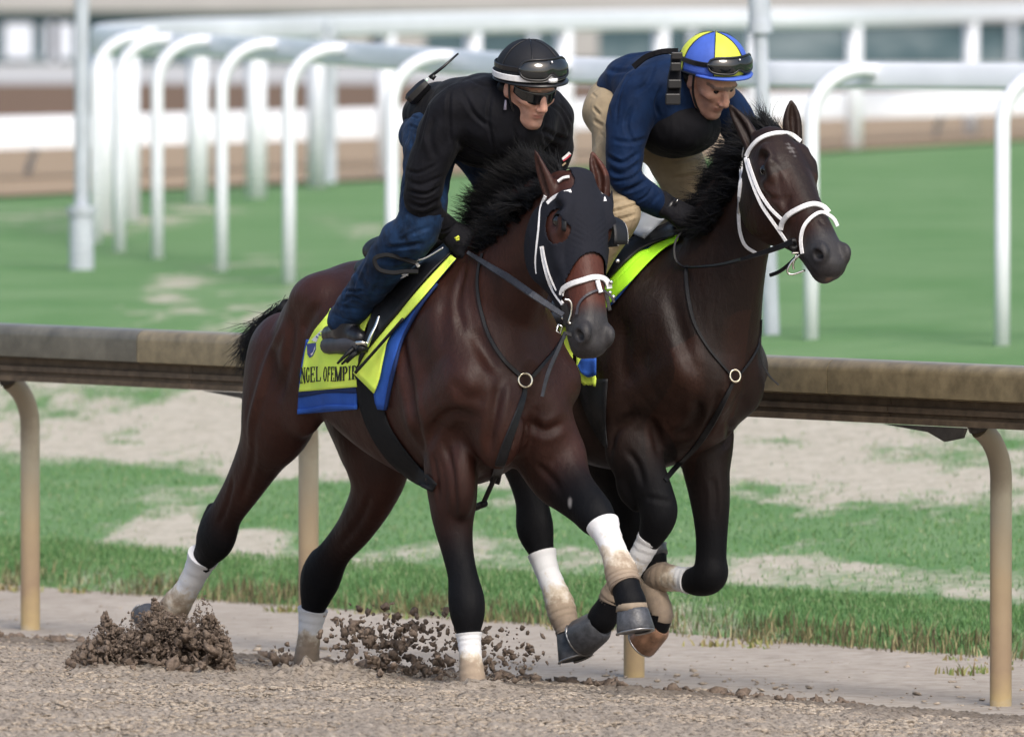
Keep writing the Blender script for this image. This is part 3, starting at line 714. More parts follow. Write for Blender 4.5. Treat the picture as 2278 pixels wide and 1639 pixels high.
def bandage_mat():
    m, nt, bs = nodes('bandage_cloth')
    n_ = noise(nt, 22, 5, 0.65, wpos(nt)); d = math_(nt, 'ADD', attr(nt, 'mud'), math_(nt, 'MULTIPLY', math_(nt, 'SUBTRACT', n_, 0.5), 0.75))
    c = ramp(nt, d, [(0.30, (0.72, 0.73, 0.76)), (0.44, (0.56, 0.49, 0.40)), (0.56, (0.33, 0.26, 0.195)), (0.80, (0.25, 0.195, 0.15)), (0.98, (0.19, 0.15, 0.12))])
    nt.links.new(c, bs.inputs['Base Color']); bs.inputs['Roughness'].default_value = 0.85
    bump(nt, bs, noise(nt, 160, 3, 0.6, wpos(nt)), 0.35, 0.002); return m
M['bandage'] = bandage_mat()
M['bandage_mud'] = plain('muddy_hair', (0.24, 0.19, 0.14), rough=.8)

def loc_chain(S, fr, pts, k, asp=1.0, sub=5, op='u'):
    S.chain([(fr.w(*p[:3]), p[3], (p[4] if len(p) > 4 else asp)) for p in pts], k, side=fr.L, sub=sub, op=op)

def torso(S, fr, dz=0.0, wf=1.0):
    W_ = fr.w
    class fr_: pass
    g_ = fr_(); g_.M, g_.L, g_.U, g_.F, g_.o = fr.M, fr.L, fr.U, fr.F, fr.o
    g_.w = lambda x, y, z: W_(x, y * (wf if x > -.6 else 1), z); fr = g_
    st = [(.05, .05, 1.22, 1.06), (.02, .115, 1.30, .97), (-.05, .175, 1.39, .89), (-.15, .215, 1.46, .845), (-.30, .24, 1.52, .79),
          (-.45, .252, 1.555, .775), (-.60, .262, 1.53, .79), (-.80, .275, 1.50, .85), (-1.0, .262, 1.525, .935),
          (-1.12, .215, 1.49, 1.01), (-1.24, .15, 1.375, 1.05), (-1.34, .10, 1.31, 1.10), (-1.38, .04, 1.25, 1.16)]
    st = [(a, b * (wf if a > -.6 else 1), c + dz, d + dz) for a, b, c, d in st]
    S.loft(fr.o, fr.F, fr.L, fr.U, st, 0.03, 2.15)
    S.chain([(fr.w(-.28, 0, 1.50 + dz), .06), (fr.w(-.42, 0, 1.545 + dz), .05), (fr.w(-.62, 0, 1.50 + dz), .05)], .10, sub=4)
    for sy in (-1, 1):
        # haunch
        S.ell(fr.w(-1.08, sy * .135, 1.235 + dz), (.215, .13, .21), fr.M, .08)
        S.ell(fr.w(-1.32, sy * .12, 1.08 + dz), (.11, .09, .20), fr.M, .08)
        S.ell(fr.w(-1.00, sy * .20, 1.40 + dz), (.09, .06, .06), fr.M, .09)
        # ribs / flank hollow
        S.ell(fr.w(-.985, sy * .30, 1.18 + dz), (.09, .05, .17), fr.M, .08, 's')
        # shoulder blade and upper arm
        S.chain([(fr.w(-.38, sy * .125, 1.46 + dz), .075), (fr.w(-.24, sy * .165, 1.33 + dz), .095), (fr.w(-.09, sy * .16, 1.15 + dz), .095)], .07, side=fr.L, asp=.8)
        S.chain([(fr.w(-.07, sy * .17, 1.13 + dz), .095), (fr.w(-.28, sy * .19, 1.02 + dz), .085)], .045, side=fr.L, asp=.9)
        S.ell(fr.w(-.33, sy * .185, 1.14 + dz), (.13, .07, .14), fr.M, .05)
        # chest muscle
        S.ell(fr.w(-.02, sy * .085, 1.02 + dz + (.06 if wf < 1 else 0)), (.10, .09 * wf, .17 if wf == 1 else .115), fr.M, .05)
    S.ell(fr.w(.10, 0, .98 + dz), (.035, .008, .14), fr.M, .05, 's')

HLEN = 0.915
def horse_head(S, O, a, l, n, s=1.0, ears=None):
    def q(x, y, z): return O + a * x * s * LS + l * y * s + n * z * s
    LS = HLEN
    st = [(-.055, .03, -.02, -.10), (-.03, .062, .018, -.15), (.03, .078, .034, -.19), (.09, .093, .040, -.235), (.15, .099, .038, -.262),
          (.22, .091, .030, -.268), (.28, .078, .022, -.25), (.34, .069, .016, -.205), (.42, .061, .010, -.165), (.49, .060, .003, -.145),
          (.545, .062, -.005, -.136), (.59, .056, -.020, -.128), (.615, .043, -.040, -.112), (.625, .02, -.06, -.09)]
    S.loft(O, a, l, n, [(x * s * LS, w * s, t * s, b * s) for x, w, t, b in st], .03, 2.35)
    for sy in (-1, 1):
        S.ell(q(.185, sy * .072, -.135), (.12 * s, .022 * s, .11 * s), (a, l, n), .03)            # cheek plate
        S.chain([(q(.08, sy * .070, .008), .020 * s), (q(.13, sy * .080, .006), .020 * s), (q(.185, sy * .078, -.016), .016 * s)], .03)   # brow
        S.chain([(q(.19, sy * .086, -.050), .013 * s), (q(.27, sy * .070, -.060), .013 * s), (q(.36, sy * .054, -.058), .009 * s)], .018)  # face crest
        S.ell(q(.155, sy * .112, -.028), (.026 * s, .018 * s, .018 * s), (a, l, n), .014, 's')       # socket
        S.ell(q(.115, sy * .088, .000), (.022 * s, .014 * s, .02 * s), (a, l, n), .02, 's')
        # nostril
        S.ell(q(.565, sy * .044, -.030), (.038 * s, .022 * s, .034 * s), (a, l, n), .015)
        S.ell(q(.575, sy * .060, -.030), (.021 * s, .020 * s, .0155 * s), (unit(a + n * .55), l, unit(n - a * .55)), .008, 's')
        S.ell(q(.578, sy * .046, -.026), (.012 * s, .016 * s, .010 * s), (a, l, n), .005, 's')
    S.ell(q(.600, 0, -.060), (.030 * s, .042 * s, .036 * s), (a, l, n), .02)                   # upper lip
    S.ell(q(.575, 0, -.118), (.036 * s, .034 * s, .024 * s), (a, l, n), .016)                  # chin
    S.chain([(q(.62, -.05, -.092), .0035), (q(.633, 0, -.092), .0035), (q(.62, .05, -.092), .0035)], .008, op='s')
    for sy in (-1, 1):
        S.chain([(q(.615, sy * .046, -.092), .004), (q(.565, sy * .058, -.098), .004), (q(.52, sy * .056, -.100), .003)], .008, op='s')
    if ears:
        for base, mid, tip, face, wd in ears:
            d = unit(tip - base); sd = unit(np.cross(d, face)); fc = unit(np.cross(sd, d))
            S.chain([(base - d * .02, .030, .85), (base + d * .015, .032, .8), (mid, .033 * wd, .55), (mid * .45 + tip * .55 + fc * .002, .021 * wd, .45), (tip, .004, .6)], .014, side=fc, sub=4, kin=.004)
            S.chain([(base + d * .02 + fc * .021, .012), (mid + fc * .019, .018 * wd), (mid * .5 + tip * .5 + fc * .013, .012 * wd), (tip * .85 + mid * .15 + fc * .008, .004)], .006, side=sd, asp=.75, op='s', kin=.004)

def hoof(fr_or_axes, C, B, fwd, rt, rb, parent, mat='hoof', band=None):
    """C coronet centre, B sole centre, fwd toe direction"""
    ax = unit(B - C); f = unit(fwd - ax * np.dot(fwd, ax)); s = np.cross(ax, f)
    V = []; n = 20; rows = [(-.14, rt * .80, 0), (-.02, rt * .95, 0), (.08, rt * 1.02, .0), (.5, (rt + rb) / 2 * 1.01, .0), (.93, rb * 1.0, 0), (1.0, rb * .97, 0)]
    H = np.linalg.norm(B - C)
    for t, r, _ in rows:
        c = C + (B - C) * t
        for j in range(n):
            q = 2 * math.pi * j / n; cf = math.cos(q)
            rr = r * (1.12 if cf > 0 else 0.92)
            up = -ax * (0.10 * H * (cf < -.2) * (1 - t)) 
            V.append(c + f * cf * rr + s * math.sin(q) * r * (1.0 if cf > -.5 else .9) + up)
    F = [(i * n + j, i * n + (j + 1) % n, (i + 1) * n + (j + 1) % n, (i + 1) * n + j) for i in range(len(rows) - 1) for j in range(n)]
    m = len(V); V.append(C - ax * .12 * H); V.append(B - ax * H * .10)
    F += [(m, (j + 1) % n, j) for j in range(n)] + [(m + 1, (len(rows) - 1) * n + j, (len(rows) - 1) * n + (j + 1) % n) for j in range(n)]
    mb = MB(); mb.add(V, F); o = mb.build('hoof', M[mat], parent, autos=45)
    # shoe: a thin open ring on the sole
    pts = []
    for j in range(-9, 10):
        q = j / 9 * 2.45; cf = math.cos(q); pts.append(B + ax * .003 + f * cf * rb * (1.08 if cf > 0 else .95) * .92 + s * math.sin(q) * rb * .9)
    mb = MB(); mb.tube(pts, .007, 6, side=ax, asp=.6); mb.build('horseshoe', M['shoe'], o)
    return o

def bandage(pts, parent, mud=(0.0, 1.0), wraps=9, name='leg_bandage', side=None):
    """pts (pos, r); sculpted wrap of cloth with overlapping turns; mud rises from the foot"""
    A = crom([list(p) + [r] for p, r in pts], 10); m = len(A); n = 22
    t = np.linspace(0, 1, m)
    V = []; mu = []
    T = np.gradient(A[:, :3], axis=0); T /= np.linalg.norm(T, axis=1)[:, None]
    ref = unit(side) if side is not None else np.array([1., 0, 0])
    for i in range(m):
        a = unit(ref - T[i] * ref.dot(T[i])); b = np.cross(T[i], a)
        for j in range(n):
            q = 2 * math.pi * j / n
            ph = (t[i] * wraps + 0.35 * math.sin(q) + q / 6.283) % 1.0
            r = A[i, 3] * (1.0 + 0.055 * ph + .07 * math.exp(-t[i] * 14)) + .0010
            V.append(A[i, :3] + (a * math.cos(q) + b * math.sin(q)) * r)
            mu.append(mud[0] + (mud[1] - mud[0]) * t[i])
    F = [(i * n + j, i * n + (j + 1) % n, (i + 1) * n + (j + 1) % n, (i + 1) * n + j) for i in range(m - 1) for j in range(n)]
    F += [tuple(range(n))[::-1], tuple(range((m - 1) * n, m * n))]
    o = mesh(name, V, F, M['bandage'], parent, True, attr={'mud': mu})
    bm = bmesh.new(); bm.from_mesh(o.data); bmesh.ops.recalc_face_normals(bm, faces=bm.faces); bm.to_mesh(o.data); bm.free()
    o.data.set_sharp_from_angle(angle=R_(60))
    return o

def colour_by(V, samples):
    """samples (pos, radius, value): value of the nearest limb surface"""
    out = np.zeros(len(V)); best = np.full(len(V), 1e9)
    for p, r, val in samples:
        d = np.sqrt(((V - p) ** 2).sum(1)) - r; m = d < best; best[m] = d[m]; out[m] = val
    return out, best

H_BODY = 0.0052
def finish_horse(S, fr, legs, mat, parent, head, extra=None, carves=()):
    V, F = S.build(H_BODY, fr.M, fr.o)
    V = relax(V, F, 1, .5)
    smp = []
    for pts in legs:
        A = crom([list(p[0]) + [p[1], p[3]] for p in pts], 6)
        smp += [(a[:3], a[3], a[4]) for a in A]
    dk, best = colour_by(V, smp)
    L_ = fr.loc(V)
    dk = np.where(best < .05, np.clip(dk, 0, 1), 0)
    O, a, l, n = head
    q = (V - O); hx = q @ a / HLEN; hy = q @ l; hz = q @ n
    inh = (hx > .40) & (hx < .72) & (np.abs(hy) < .12) & (hz > -.2) & (hz < .08)
    grey = np.where(inh, np.clip((hx - .47) / .06, 0, 1), 0)
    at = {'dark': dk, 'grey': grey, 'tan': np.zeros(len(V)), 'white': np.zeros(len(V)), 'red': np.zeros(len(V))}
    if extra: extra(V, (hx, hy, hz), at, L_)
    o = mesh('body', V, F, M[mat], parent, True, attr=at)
    for a_ in at: pass
    bvh = BVHTree.FromPolygons([tuple(v) for v in V], [tuple(map(int, f)) for f in F])
    if carves:
        N = np.zeros(len(V) * 3, np.float32); o.data.vertex_normals.foreach_get('vector', N); V = carve(V, F, N.reshape(-1, 3), [(z, p, w * .85, d * 1.25) for z, p, w, d in carves])
        V = relax(V, F, 1, .3)
        o.data.vertices.foreach_set('co', V.astype(np.float32).ravel()); o.data.update()
        bvh = BVHTree.FromPolygons([tuple(v) for v in V], [tuple(map(int, f)) for f in F])
    return o, bvh

def eyeballs(O, a, l, n, parent, x=.155, y=.084, z=-.027, r=.022, s=1):
    for sy in (-1, 1):
        c = O + a * x * s * HLEN + l * sy * y * s + n * z * s
        mb = MB(); rows = 8; V = []; F = []
        bm = bmesh.new(); bmesh.ops.create_icosphere(bm, subdivisions=3, radius=r, matrix=Matrix.Translation(Vector(c)))
        me = bpy.data.meshes.new('eye'); bm.to_mesh(me); bm.free()
        me.polygons.foreach_set('use_smooth', np.ones(len(me.polygons), bool)); link('eye', me, M['eye'], parent)

# ------------------------------------------------------------------ horse A (bay, hooded)
FA = Frame((1162, 842), 37.70, 32)
hA = empty('horse', FA.w(-.5, 0, .1), 'bay racehorse in a dark blue eye hood, nearer of the two, hooves throwing up dirt', 'horse', 'galloping racehorses')
SA = Sculpt(); torso(SA, FA)
def LG(fr, z, y, rows):    # rows: x, y(zoom), r px(source), dark[, aspect][, y offset]
    out = []
    for r in rows:
        p = fr.px(z(r[0], r[1]), r[5] if len(r) > 5 else y)
        asp = r[4] if len(r) > 4 and r[4] else 1.0; st, ct = fr.F[0], fr.L[0]
        out.append((p, r[2] / 668.0 / math.sqrt(st * st + ct * ct * asp * asp), asp, r[3]))
    return out
def add_leg(S, fr, L, k=.035, upto=None):
    S.chain([(p, r, asp) for p, r, asp, d in L], k, side=fr.L, sub=5, kin=.01)
src = lambda x, y: (x, y)
legsA = []
RH = LG(FA, src, -.15, [(640, 800, 95, 0, .8, -.12), (622, 910, 86, 0, .68, -.145), (590, 990, 58, .0, .72), (545, 1075, 42, .1, .75), (505, 1140, 35, .55, .75),
                        (483, 1190, 41, 1, .7), (462, 1228, 29, 1, .8), (430, 1283, 20, 1, .85), (402, 1335, 22, 1), (378, 1368, 28, 1), (352, 1392, 23, 1), (338, 1400, 20, 1)])
LH = LG(FA, src, .13, [(800, 880, 90, 0, .75, .12), (838, 1000, 78, 0, .68), (834, 1085, 53, 0, .7), (795, 1165, 40, .2, .75), (748, 1226, 33, .8, .75),
                       (716, 1280, 42, 1, .7), (702, 1325, 32, 1, .75), (694, 1370, 21, 1, .85), (687, 1440, 19, 1), (682, 1490, 24, 1), (690, 1515, 20, 1)])
RF = LG(FA, z6, -.135, [(255, 60, 62, 0, .95), (262, 240, 57, .1, .9), (275, 400, 49, .2, .9), (272, 530, 42, .45, .9), (296, 690, 33, .9, .9),
                        (325, 830, 31, 1, .95), (345, 965, 38, 1, .95), (352, 1060, 34, 1, .95), (358, 1140, 23, 1), (370, 1290, 19, 1), (378, 1420, 23, 1), (386, 1500, 20, 1)])
LF = LG(FA, z6, .15, [(770, 60, 80, 0, .8, .13), (850, 230, 66, .25, .75), (925, 340, 50, .8, .8), (1020, 440, 42, 1, .85),
                      (1070, 500, 39, 1, .9), (1112, 560, 26, 1, .9), (1165, 690, 20, 1), (1200, 800, 25, 1), (1225, 860, 29, 1), (1248, 930, 29, 1), (1268, 990, 32, 1)])
for L_ in (RH, LH, RF, LF): add_leg(SA, FA, L_)
# gaskin tendon and stifle, forearm muscle, elbow
SA.ell(FA.px((676, 905), -.165), (.085, .06, .10), FA.M, .06)
SA.ell(FA.px((800, 985), .14), (.085, .06, .11), FA.M, .05)
SA.ell(FA.px(z6(322, 300), -.15), (.045, .045, .12), FA.M, .03)
SA.ell(FA.px(z6(215, 320), -.15), (.05, .045, .13), FA.M, .03)
SA.ell(FA.px(z6(900, 170), .17), (.08, .06, .09), FA.M, .02)
SA.chain([(FA.px((472, 1130), -.15), .018), (FA.px((455, 1190), -.15), .022)], .03)
SA.chain([(FA.px((708, 1235), .13), .016), (FA.px((690, 1275), .13), .024), (FA.px((688, 1315), .13), .02)], .03)
# neck
SA.chain([(FA.px((1062, 745), 0), .255, .74), (FA.px((1100, 655), 0), .225, .62), (FA.px((1150, 575), 0), .185, .52), (FA.px((1205, 505), .0), .142, .54), (FA.px((1252, 450), .0), .105, .68)], .07, side=FA.L, sub=5)
SA.chain([(FA.w(-.12, 0, 1.50), .05), (FA.px((1120, 480), 0), .04), (FA.px((1200, 415), 0), .035)], .06, side=FA.L, asp=.7)
# jugular groove each side
OA = P(1291, 404, 37.36)
aA = unit(P(1337, 760, 37.36) - OA + np.array([0, -.245, 0]))
lA = np.array([math.cos(R_(33)), math.sin(R_(33)), 0.0]); lA = unit(lA - aA * lA.dot(aA)); nA = np.cross(aA, lA)
def eA(u, v, dY=0): return P(u, v, 37.34 + dY)
earsA = [(eA(1232, 440, .02), eA(1212, 395, .02), eA(1190, 334, .03), unit(np.array([-.75, -.55, .1])), .85),
         (eA(1337, 445, .09), eA(1334, 395, .09), eA(1316, 337, .10), unit(np.array([.10, -1, .0])), .95)]
horse_head(SA, OA, aA, lA, nA, 1.04, earsA)
def bvh_hit(V, p):
    d = ray(*p); d = d / np.linalg.norm(d); q = V - CO; t = q @ d; r = np.linalg.norm(q - t[:, None] * d, axis=1); k = np.where(r < .012)[0]
    return V[k[np.argmin(t[k])]] if len(k) else V[0]
def exA(V, h, at, L_):
    hx, hy, hz = h
    sp_ = bvh_hit(V, z6(905, 428)); at['white'] = np.clip(1.4 - np.linalg.norm((V - sp_) * np.array([1.5, 1, .8]), axis=1) / .013, 0, 1) * .8
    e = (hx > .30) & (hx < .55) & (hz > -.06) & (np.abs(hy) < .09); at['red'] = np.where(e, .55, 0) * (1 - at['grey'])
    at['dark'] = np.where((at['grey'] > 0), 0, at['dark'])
    at['red'] = np.maximum(at['red'], .55 * ((hx < -.035) & (np.abs(hy) > .035) & (hz > .0)))  # ears coloured orange-brown as if lit
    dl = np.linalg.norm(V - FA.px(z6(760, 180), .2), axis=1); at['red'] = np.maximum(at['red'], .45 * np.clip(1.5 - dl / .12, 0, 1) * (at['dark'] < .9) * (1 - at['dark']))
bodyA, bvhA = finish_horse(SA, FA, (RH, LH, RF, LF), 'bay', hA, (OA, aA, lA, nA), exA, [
    (z3, [(735, 560), (742, 720), (775, 900), (800, 1080), (850, 1260), (885, 1400)], .030, .014),
    (z3, [(1100, 200), (1050, 400), (1060, 520), (1095, 620)], .016, .006), (z3, [(990, 380), (960, 560), (980, 720)], .030, .006),
    (z3, [(1130, 560), (1210, 720), (1290, 850)], .028, .010), (z3, [(1300, 830), (1270, 980), (1230, 1180), (1215, 1330)], .022, .012),
    (z3, [(870, 1260), (930, 1120), (1020, 1050), (1160, 1060)], .022, .010), (z3, [(965, 1180), (1010, 1330), (1030, 1500), (1035, 1650)], .014, .006),
    (z3, [(905, 1250), (930, 1400), (945, 1560)], .012, .004), (z3, [(1420, 1080), (1540, 1150), (1660, 1090)], .020, .011), (z3, [(1440, 960), (1400, 1100), (1340, 1280)], .02, .010),
    (z3, [(1480, 1330), (1560, 1400), (1640, 1500)], .016, .006), (z3, [(1000, 860), (1100, 960), (1240, 960)], .03, .006),
    (zr, [(600, 660), (560, 790), (500, 930), (420, 1180), (350, 1450), (345, 1600)], .020, -.009), (zr, [(660, 640), (640, 860), (600, 1100), (540, 1330)], .024, .008),
    (zr, [(860, 560), (780, 680), (720, 800)], .020, .006), (z5, [(480, 560), (470, 700), (420, 860)], .016, .005), (z5, [(400, 740), (370, 860), (330, 960)], .012, .005),
    (z5, [(960, 800), (900, 930), (810, 1040)], .016, .006)])
eyeballs(OA, aA, lA, nA, hA)
def bpts(fr, z, y, rows): return [(fr.px(z(a, b), y), (r + 1.5) / 668.0) for a, b, r in rows]
bandage(bpts(FA, src, -.15, [(453, 1236, 33), (437, 1270, 27), (415, 1312, 26), (392, 1345, 32), (376, 1376, 35), (366, 1400, 33)]), hA, (.05, .95), 8, side=FA.L)
bandage(bpts(FA, src, .13, [(696, 1354, 31), (691, 1392, 25), (686, 1430, 24), (682, 1470, 27), (684, 1508, 27)]), hA, (.1, 1.0), 9, side=FA.L)
bandage(bpts(FA, z6, -.135, [(358, 1150, 26), (363, 1210, 23), (370, 1300, 23), (378, 1400, 27), (384, 1480, 29)]), hA, (.0, .95), 9, side=FA.L)
bandage(bpts(FA, z6, .15, [(1106, 542, 33), (1140, 620, 27), (1175, 710, 27), (1205, 790, 33), (1218, 840, 34), (1230, 878, 33), (1236, 892, 32)]), hA, (.15, .9), 9, side=FA.L)
hoof(FA, FA.px((343, 1398), -.15), FA.px((330, 1362), -.15) + FA.F * -.03, FA.F * .3 - FA.U, .038, .047, hA)
hoof(FA, FA.px((692, 1508), .13), FA.px((706, 1548), .13), FA.F, .040, .055, hA)
hoof(FA, FA.px(z6(388, 1490), -.135), FA.px(z6(400, 1580), -.135), FA.F, .042, .055, hA)
hoof(FA, FA.px(z6(1270, 1025), .15), FA.px(z6(1285, 1140), .15), FA.F + FA.L * .12, .053, .065, hA)
_b = MB(); _b.tube([FA.px(z6(1268, 985), .15), FA.px(z6(1271, 1025), .15)], [.050, .0545], 18, side=FA.L); _b.build('coronet_band', M['bandage_mud'], hA)

# ------------------------------------------------------------------ horse B (dark bay, white bridle)
FB = Frame((1620, 836), 38.50, 47)
hB = empty('horse', FB.w(-.5, 0, .15), 'dark bay racehorse in a white bridle, rail side, all feet off the ground', 'horse', 'galloping racehorses')
SB = Sculpt(); torso(SB, FB, .02, .84)
RHb = LG(FB, z6, -.14, [(560, -180, 88, 0, .8), (640, 40, 70, .2, .7), (680, 250, 44, .8, .75), (712, 420, 35, 1, .8), (728, 560, 40, 1, .75), (758, 670, 28, 1, .8),
                        (800, 800, 20, 1), (850, 950, 21, 1), (880, 1050, 26, 1), (905, 1110, 21, 1), (920, 1140, 20, 1)])
LHb = LG(FB, z6, .12, [(900, -80, 80, 0, .75), (1120, 160, 62, .5, .7), (1215, 330, 44, .9, .7), (1235, 460, 36, 1, .7), (1250, 560, 38, 1, .8), (1275, 640, 28, 1, .9), (1335, 800, 21, 1), (1400, 960, 21, 1),
                       (1430, 1040, 25, 1), (1422, 1100, 21, 1), (1410, 1130, 20, 1)])
RFb = LG(FB, zb, -.15, [(560, 0, 62, 0, .85), (620, 200, 56, .35, .85), (690, 400, 46, .85, .85), (758, 560, 40, 1, .9), (775, 660, 40, 1, .9), (745, 765, 30, 1, .9), (690, 870, 20, 1, .95),
                        (610, 1000, 20, 1), (520, 1130, 26, 1), (470, 1230, 28, 1), (430, 1300, 33, 1)])
LFb = LG(FB, zb, .13, [(1000, 110, 58, 0, .85), (1048, 300, 55, .2, .85), (1085, 560, 44, .6, .85), (1095, 760, 35, .95, .9), (1092, 930, 33, 1, .95), (1085, 1030, 38, 1, .95),
                       (1010, 1065, 31, 1, .95), (930, 1058, 21, 1), (830, 1045, 23, 1), (775, 1030, 27, 1), (748, 970, 24, 1), (760, 920, 23, 1)])
for L_ in (RHb, LHb, RFb, LFb): add_leg(SB, FB, L_)
SB.ell(FB.px(zb(590, 440), -.17), (.045, .04, .09), FB.M, .02)
SB.ell(FB.px(zb(640, 560), -.16), (.035, .035, .05), FB.M, .02)
SB.ell(FB.px(zb(560, 260), -.19), (.07, .05, .10), FB.M, .02)
SB.ell(FB.px(zb(1115, 170), .16), (.07, .055, .13), FB.M, .04)
SB.chain([(FB.px((1545, 745), 0), .25, .74), (FB.px((1580, 640), 0), .21, .62), (FB.px((1618, 540), 0), .172, .54), (FB.px((1660, 450), 0), .138, .55), (FB.px((1700, 375), 0), .105, .68)], .07, side=FB.L, sub=5)
SB.chain([(FB.w(-.12, 0, 1.54), .05), (FB.px((1580, 470), 0), .04), (FB.px((1660, 350), 0), .035)], .06, side=FB.L, asp=.7)
OB = P(1722, 303, 38.10)
aB = unit(P(1862, 560, 38.10) - OB + np.array([0, -.36, 0]))
lB = np.array([math.cos(R_(36)), math.sin(R_(36)), 0.04]); lB = unit(lB - aB * lB.dot(aB)); nB = np.cross(aB, lB)
def eB(u, v, dY=0): return P(u, v, 38.10 + dY)
earsB = [(eB(1682, 335, .02), eB(1656, 285, .04), eB(1622, 232, .06), unit(np.array([-.5, -.8, .25])), .9),
         (eB(1764, 318, .08), eB(1762, 270, .08), eB(1760, 224, .08), unit(np.array([.25, -.95, .1])), .95)]
horse_head(SB, OB, aB, lB, nB, 1.03, earsB)
def exB(V, h, at, L_):
    hx, hy, hz = h
    d = np.abs(hy) + .35 * np.abs(hx - .115) - .006 * np.sin(hx * 300) - .004 * np.sin(hy * 500)
    at['white'] = np.where((hz > -.02) & (hx > .07) & (hx < .16), np.clip((.015 - d) / .010, 0, 1) * .30, 0)
    e = (hx > .20) & (hx < .56) & (np.abs(hy) < .12); at['red'] = np.where(e, np.clip((np.abs(hy) - .02) / .03, 0, 1) * .40, 0) * (1 - at['grey'])
    t = (hx - .615) ** 2 / .0009 + (hy + .006) ** 2 / .0003 + (hz + .085) ** 2 / .0010
    at['tan'] = np.clip(1.6 - t, 0, 1) * (hx > .55)
bodyB, bvhB = finish_horse(SB, FB, (RHb, LHb, RFb, LFb), 'seal', hB, (OB, aB, lB, nB), exB, [
    (z4, [(820, 930), (700, 1010), (630, 1100), (610, 1260)], .020, .010), (z4, [(1190, 850), (1190, 960), (1130, 1060), (1000, 1110)], .022, .012),
    (z4, [(880, 960), (920, 1100), (940, 1260)], .020, .009), (z4, [(1350, 780), (1300, 960), (1200, 1130)], .018, .010), (z4, [(1400, 960), (1400, 1100), (1340, 1180)], .016, .009),
    (z4, [(1000, 100), (1060, 350), (1160, 620), (1240, 760)], .030, .008), (z4, [(720, 300), (700, 600), (760, 800)], .035, .008),
    (z4, [(720, 1180), (800, 1300), (840, 1450)], .014, .006), (zb, [(1100, 420), (1120, 560), (1110, 720)], .014, .005), (zb, [(690, 560), (870, 590)], .012, .004),
    (zk, [(470, 560), (560, 620), (620, 760)], .012, -.003), (zk, [(640, 820), (600, 960)], .016, .004), (zk, [(850, 1000), (900, 1060)], .010, .003), (zk, [(420, 800), (500, 850), (600, 860)], .012, .004)])
eyeballs(OB, aB, lB, nB, hB, s=.99)
bandage(bpts(FB, z6, -.14, [(766, 700, 29), (795, 800, 25), (835, 900, 26), (868, 990, 31), (884, 1050, 30), (905, 1110, 26), (915, 1145, 27)]), hB, (.05, .95), 9, side=FB.L)
bandage(bpts(FB, z6, .12, [(1268, 628, 22), (1300, 720, 22), (1350, 840, 23), (1405, 960, 26), (1432, 1040, 25), (1425, 1085, 22)]), hB, (.3, 1.0), 9, side=FB.L)
bandage(bpts(FB, zb, -.15, [(722, 805, 25), (685, 880, 24), (630, 970, 23), (560, 1070, 25), (505, 1150, 28), (485, 1195, 27)]), hB, (.0, 1.0), 9, side=FB.L)
bandage(bpts(FB, zb, .13, [(960, 1062, 27), (900, 1054, 26), (830, 1045, 29), (775, 1035, 34), (752, 1005, 30)]), hB, (.15, 1.1), 8, side=FB.L)
hoof(FB, FB.px(z6(915, 1160), -.14), FB.px(z6(950, 1290), -.14), FB.F, .045, .062, hB, 'hoof')
hoof(FB, FB.px(z6(1415, 1115), .12), FB.px(z6(1385, 1200), .12) - FB.F * .05, FB.F - FB.U * .6, .046, .056, hB, 'hoof_tan')
hoof(FB, FB.px(zb(415, 1330), -.15), FB.px(zb(340, 1405), -.15) - FB.F * .03, FB.F * .8 - FB.U * 1.2, .055, .066, hB)
hoof(FB, FB.px(zb(765, 915), .13), FB.px(zb(835, 880), .13) - FB.F * .07, -FB.F * .2 - FB.U, .045, .052, hB)
# ================================================================== tack: laid over the horse's surface
M['leather'] = plain('black_leather', (0.0062, 0.0065, 0.0085), rough=0.48, spec=.35, var=0.35, scale=50, bmp=0.3, bscale=300)
M['rein_leather'] = plain('rein_highlight_grey', (0.030, 0.034, 0.045), rough=0.45, spec=.4, var=0.3, scale=50, bmp=0.4, bscale=300)  # black rein leather lightened to grey, its highlight put into the colour
M['white_strap'] = plain('white_strap', (0.74, 0.74, 0.76), rough=0.5, var=0.10, scale=60, bmp=0.3, bscale=300)
M['grey_strap'] = plain('grey_strap', (0.035, 0.032, 0.042), rough=0.5)
M['metal'] = plain('polished_metal', (0.75, 0.74, 0.70), rough=0.18, metal=1.0, var=0.1)
M['brass'] = plain('brass', (0.62, 0.57, 0.45), rough=0.22, metal=1.0, var=0.1)
def cloth(name, col, wx=0.25, rough=0.8, weave=700, lo=.86):
    m, nt, bs = nodes(name)
    f = noise(nt, 12, 4, 0.6, wpos(nt))
    nt.links.new(ramp(nt, f, [(0.3, tuple(c * lo for c in col)), (0.7, tuple(min(1, c * 1.1) for c in col))]), bs.inputs['Base Color'])
    bs.inputs['Roughness'].default_value = rough; bs.inputs['Specular IOR Level'].default_value = 0.3
    b1 = bump(nt, bs, noise(nt, 14, 3, 0.5, wpos(nt)), wx, 0.012)
    bump(nt, bs, noise(nt, weave, 2, 0.5, wpos(nt)), 0.3, 0.001, b1)
    return m
M['yellow'] = cloth('fluorescent_yellow_cloth', (0.74, 1.0, 0.13), lo=.98)
M['lime'] = cloth('lime_cloth', (0.43, 0.92, 0.03))
M['blue'] = cloth('royal_blue_cloth', (0.028, 0.105, 0.46))
M['navy_band'] = cloth('navy_cloth', (0.012, 0.030, 0.12))
M['strapcloth'] = cloth('black_webbing', (0.0055, 0.0058, 0.0075), .3, .8)
M['hood'] = cloth('navy_mesh_hood', (0.0070, 0.0082, 0.0150), 0.5, 0.85)
M['letter'] = plain('black_lettering', (0.008, 0.010, 0.010), rough=0.7, var=0.05)
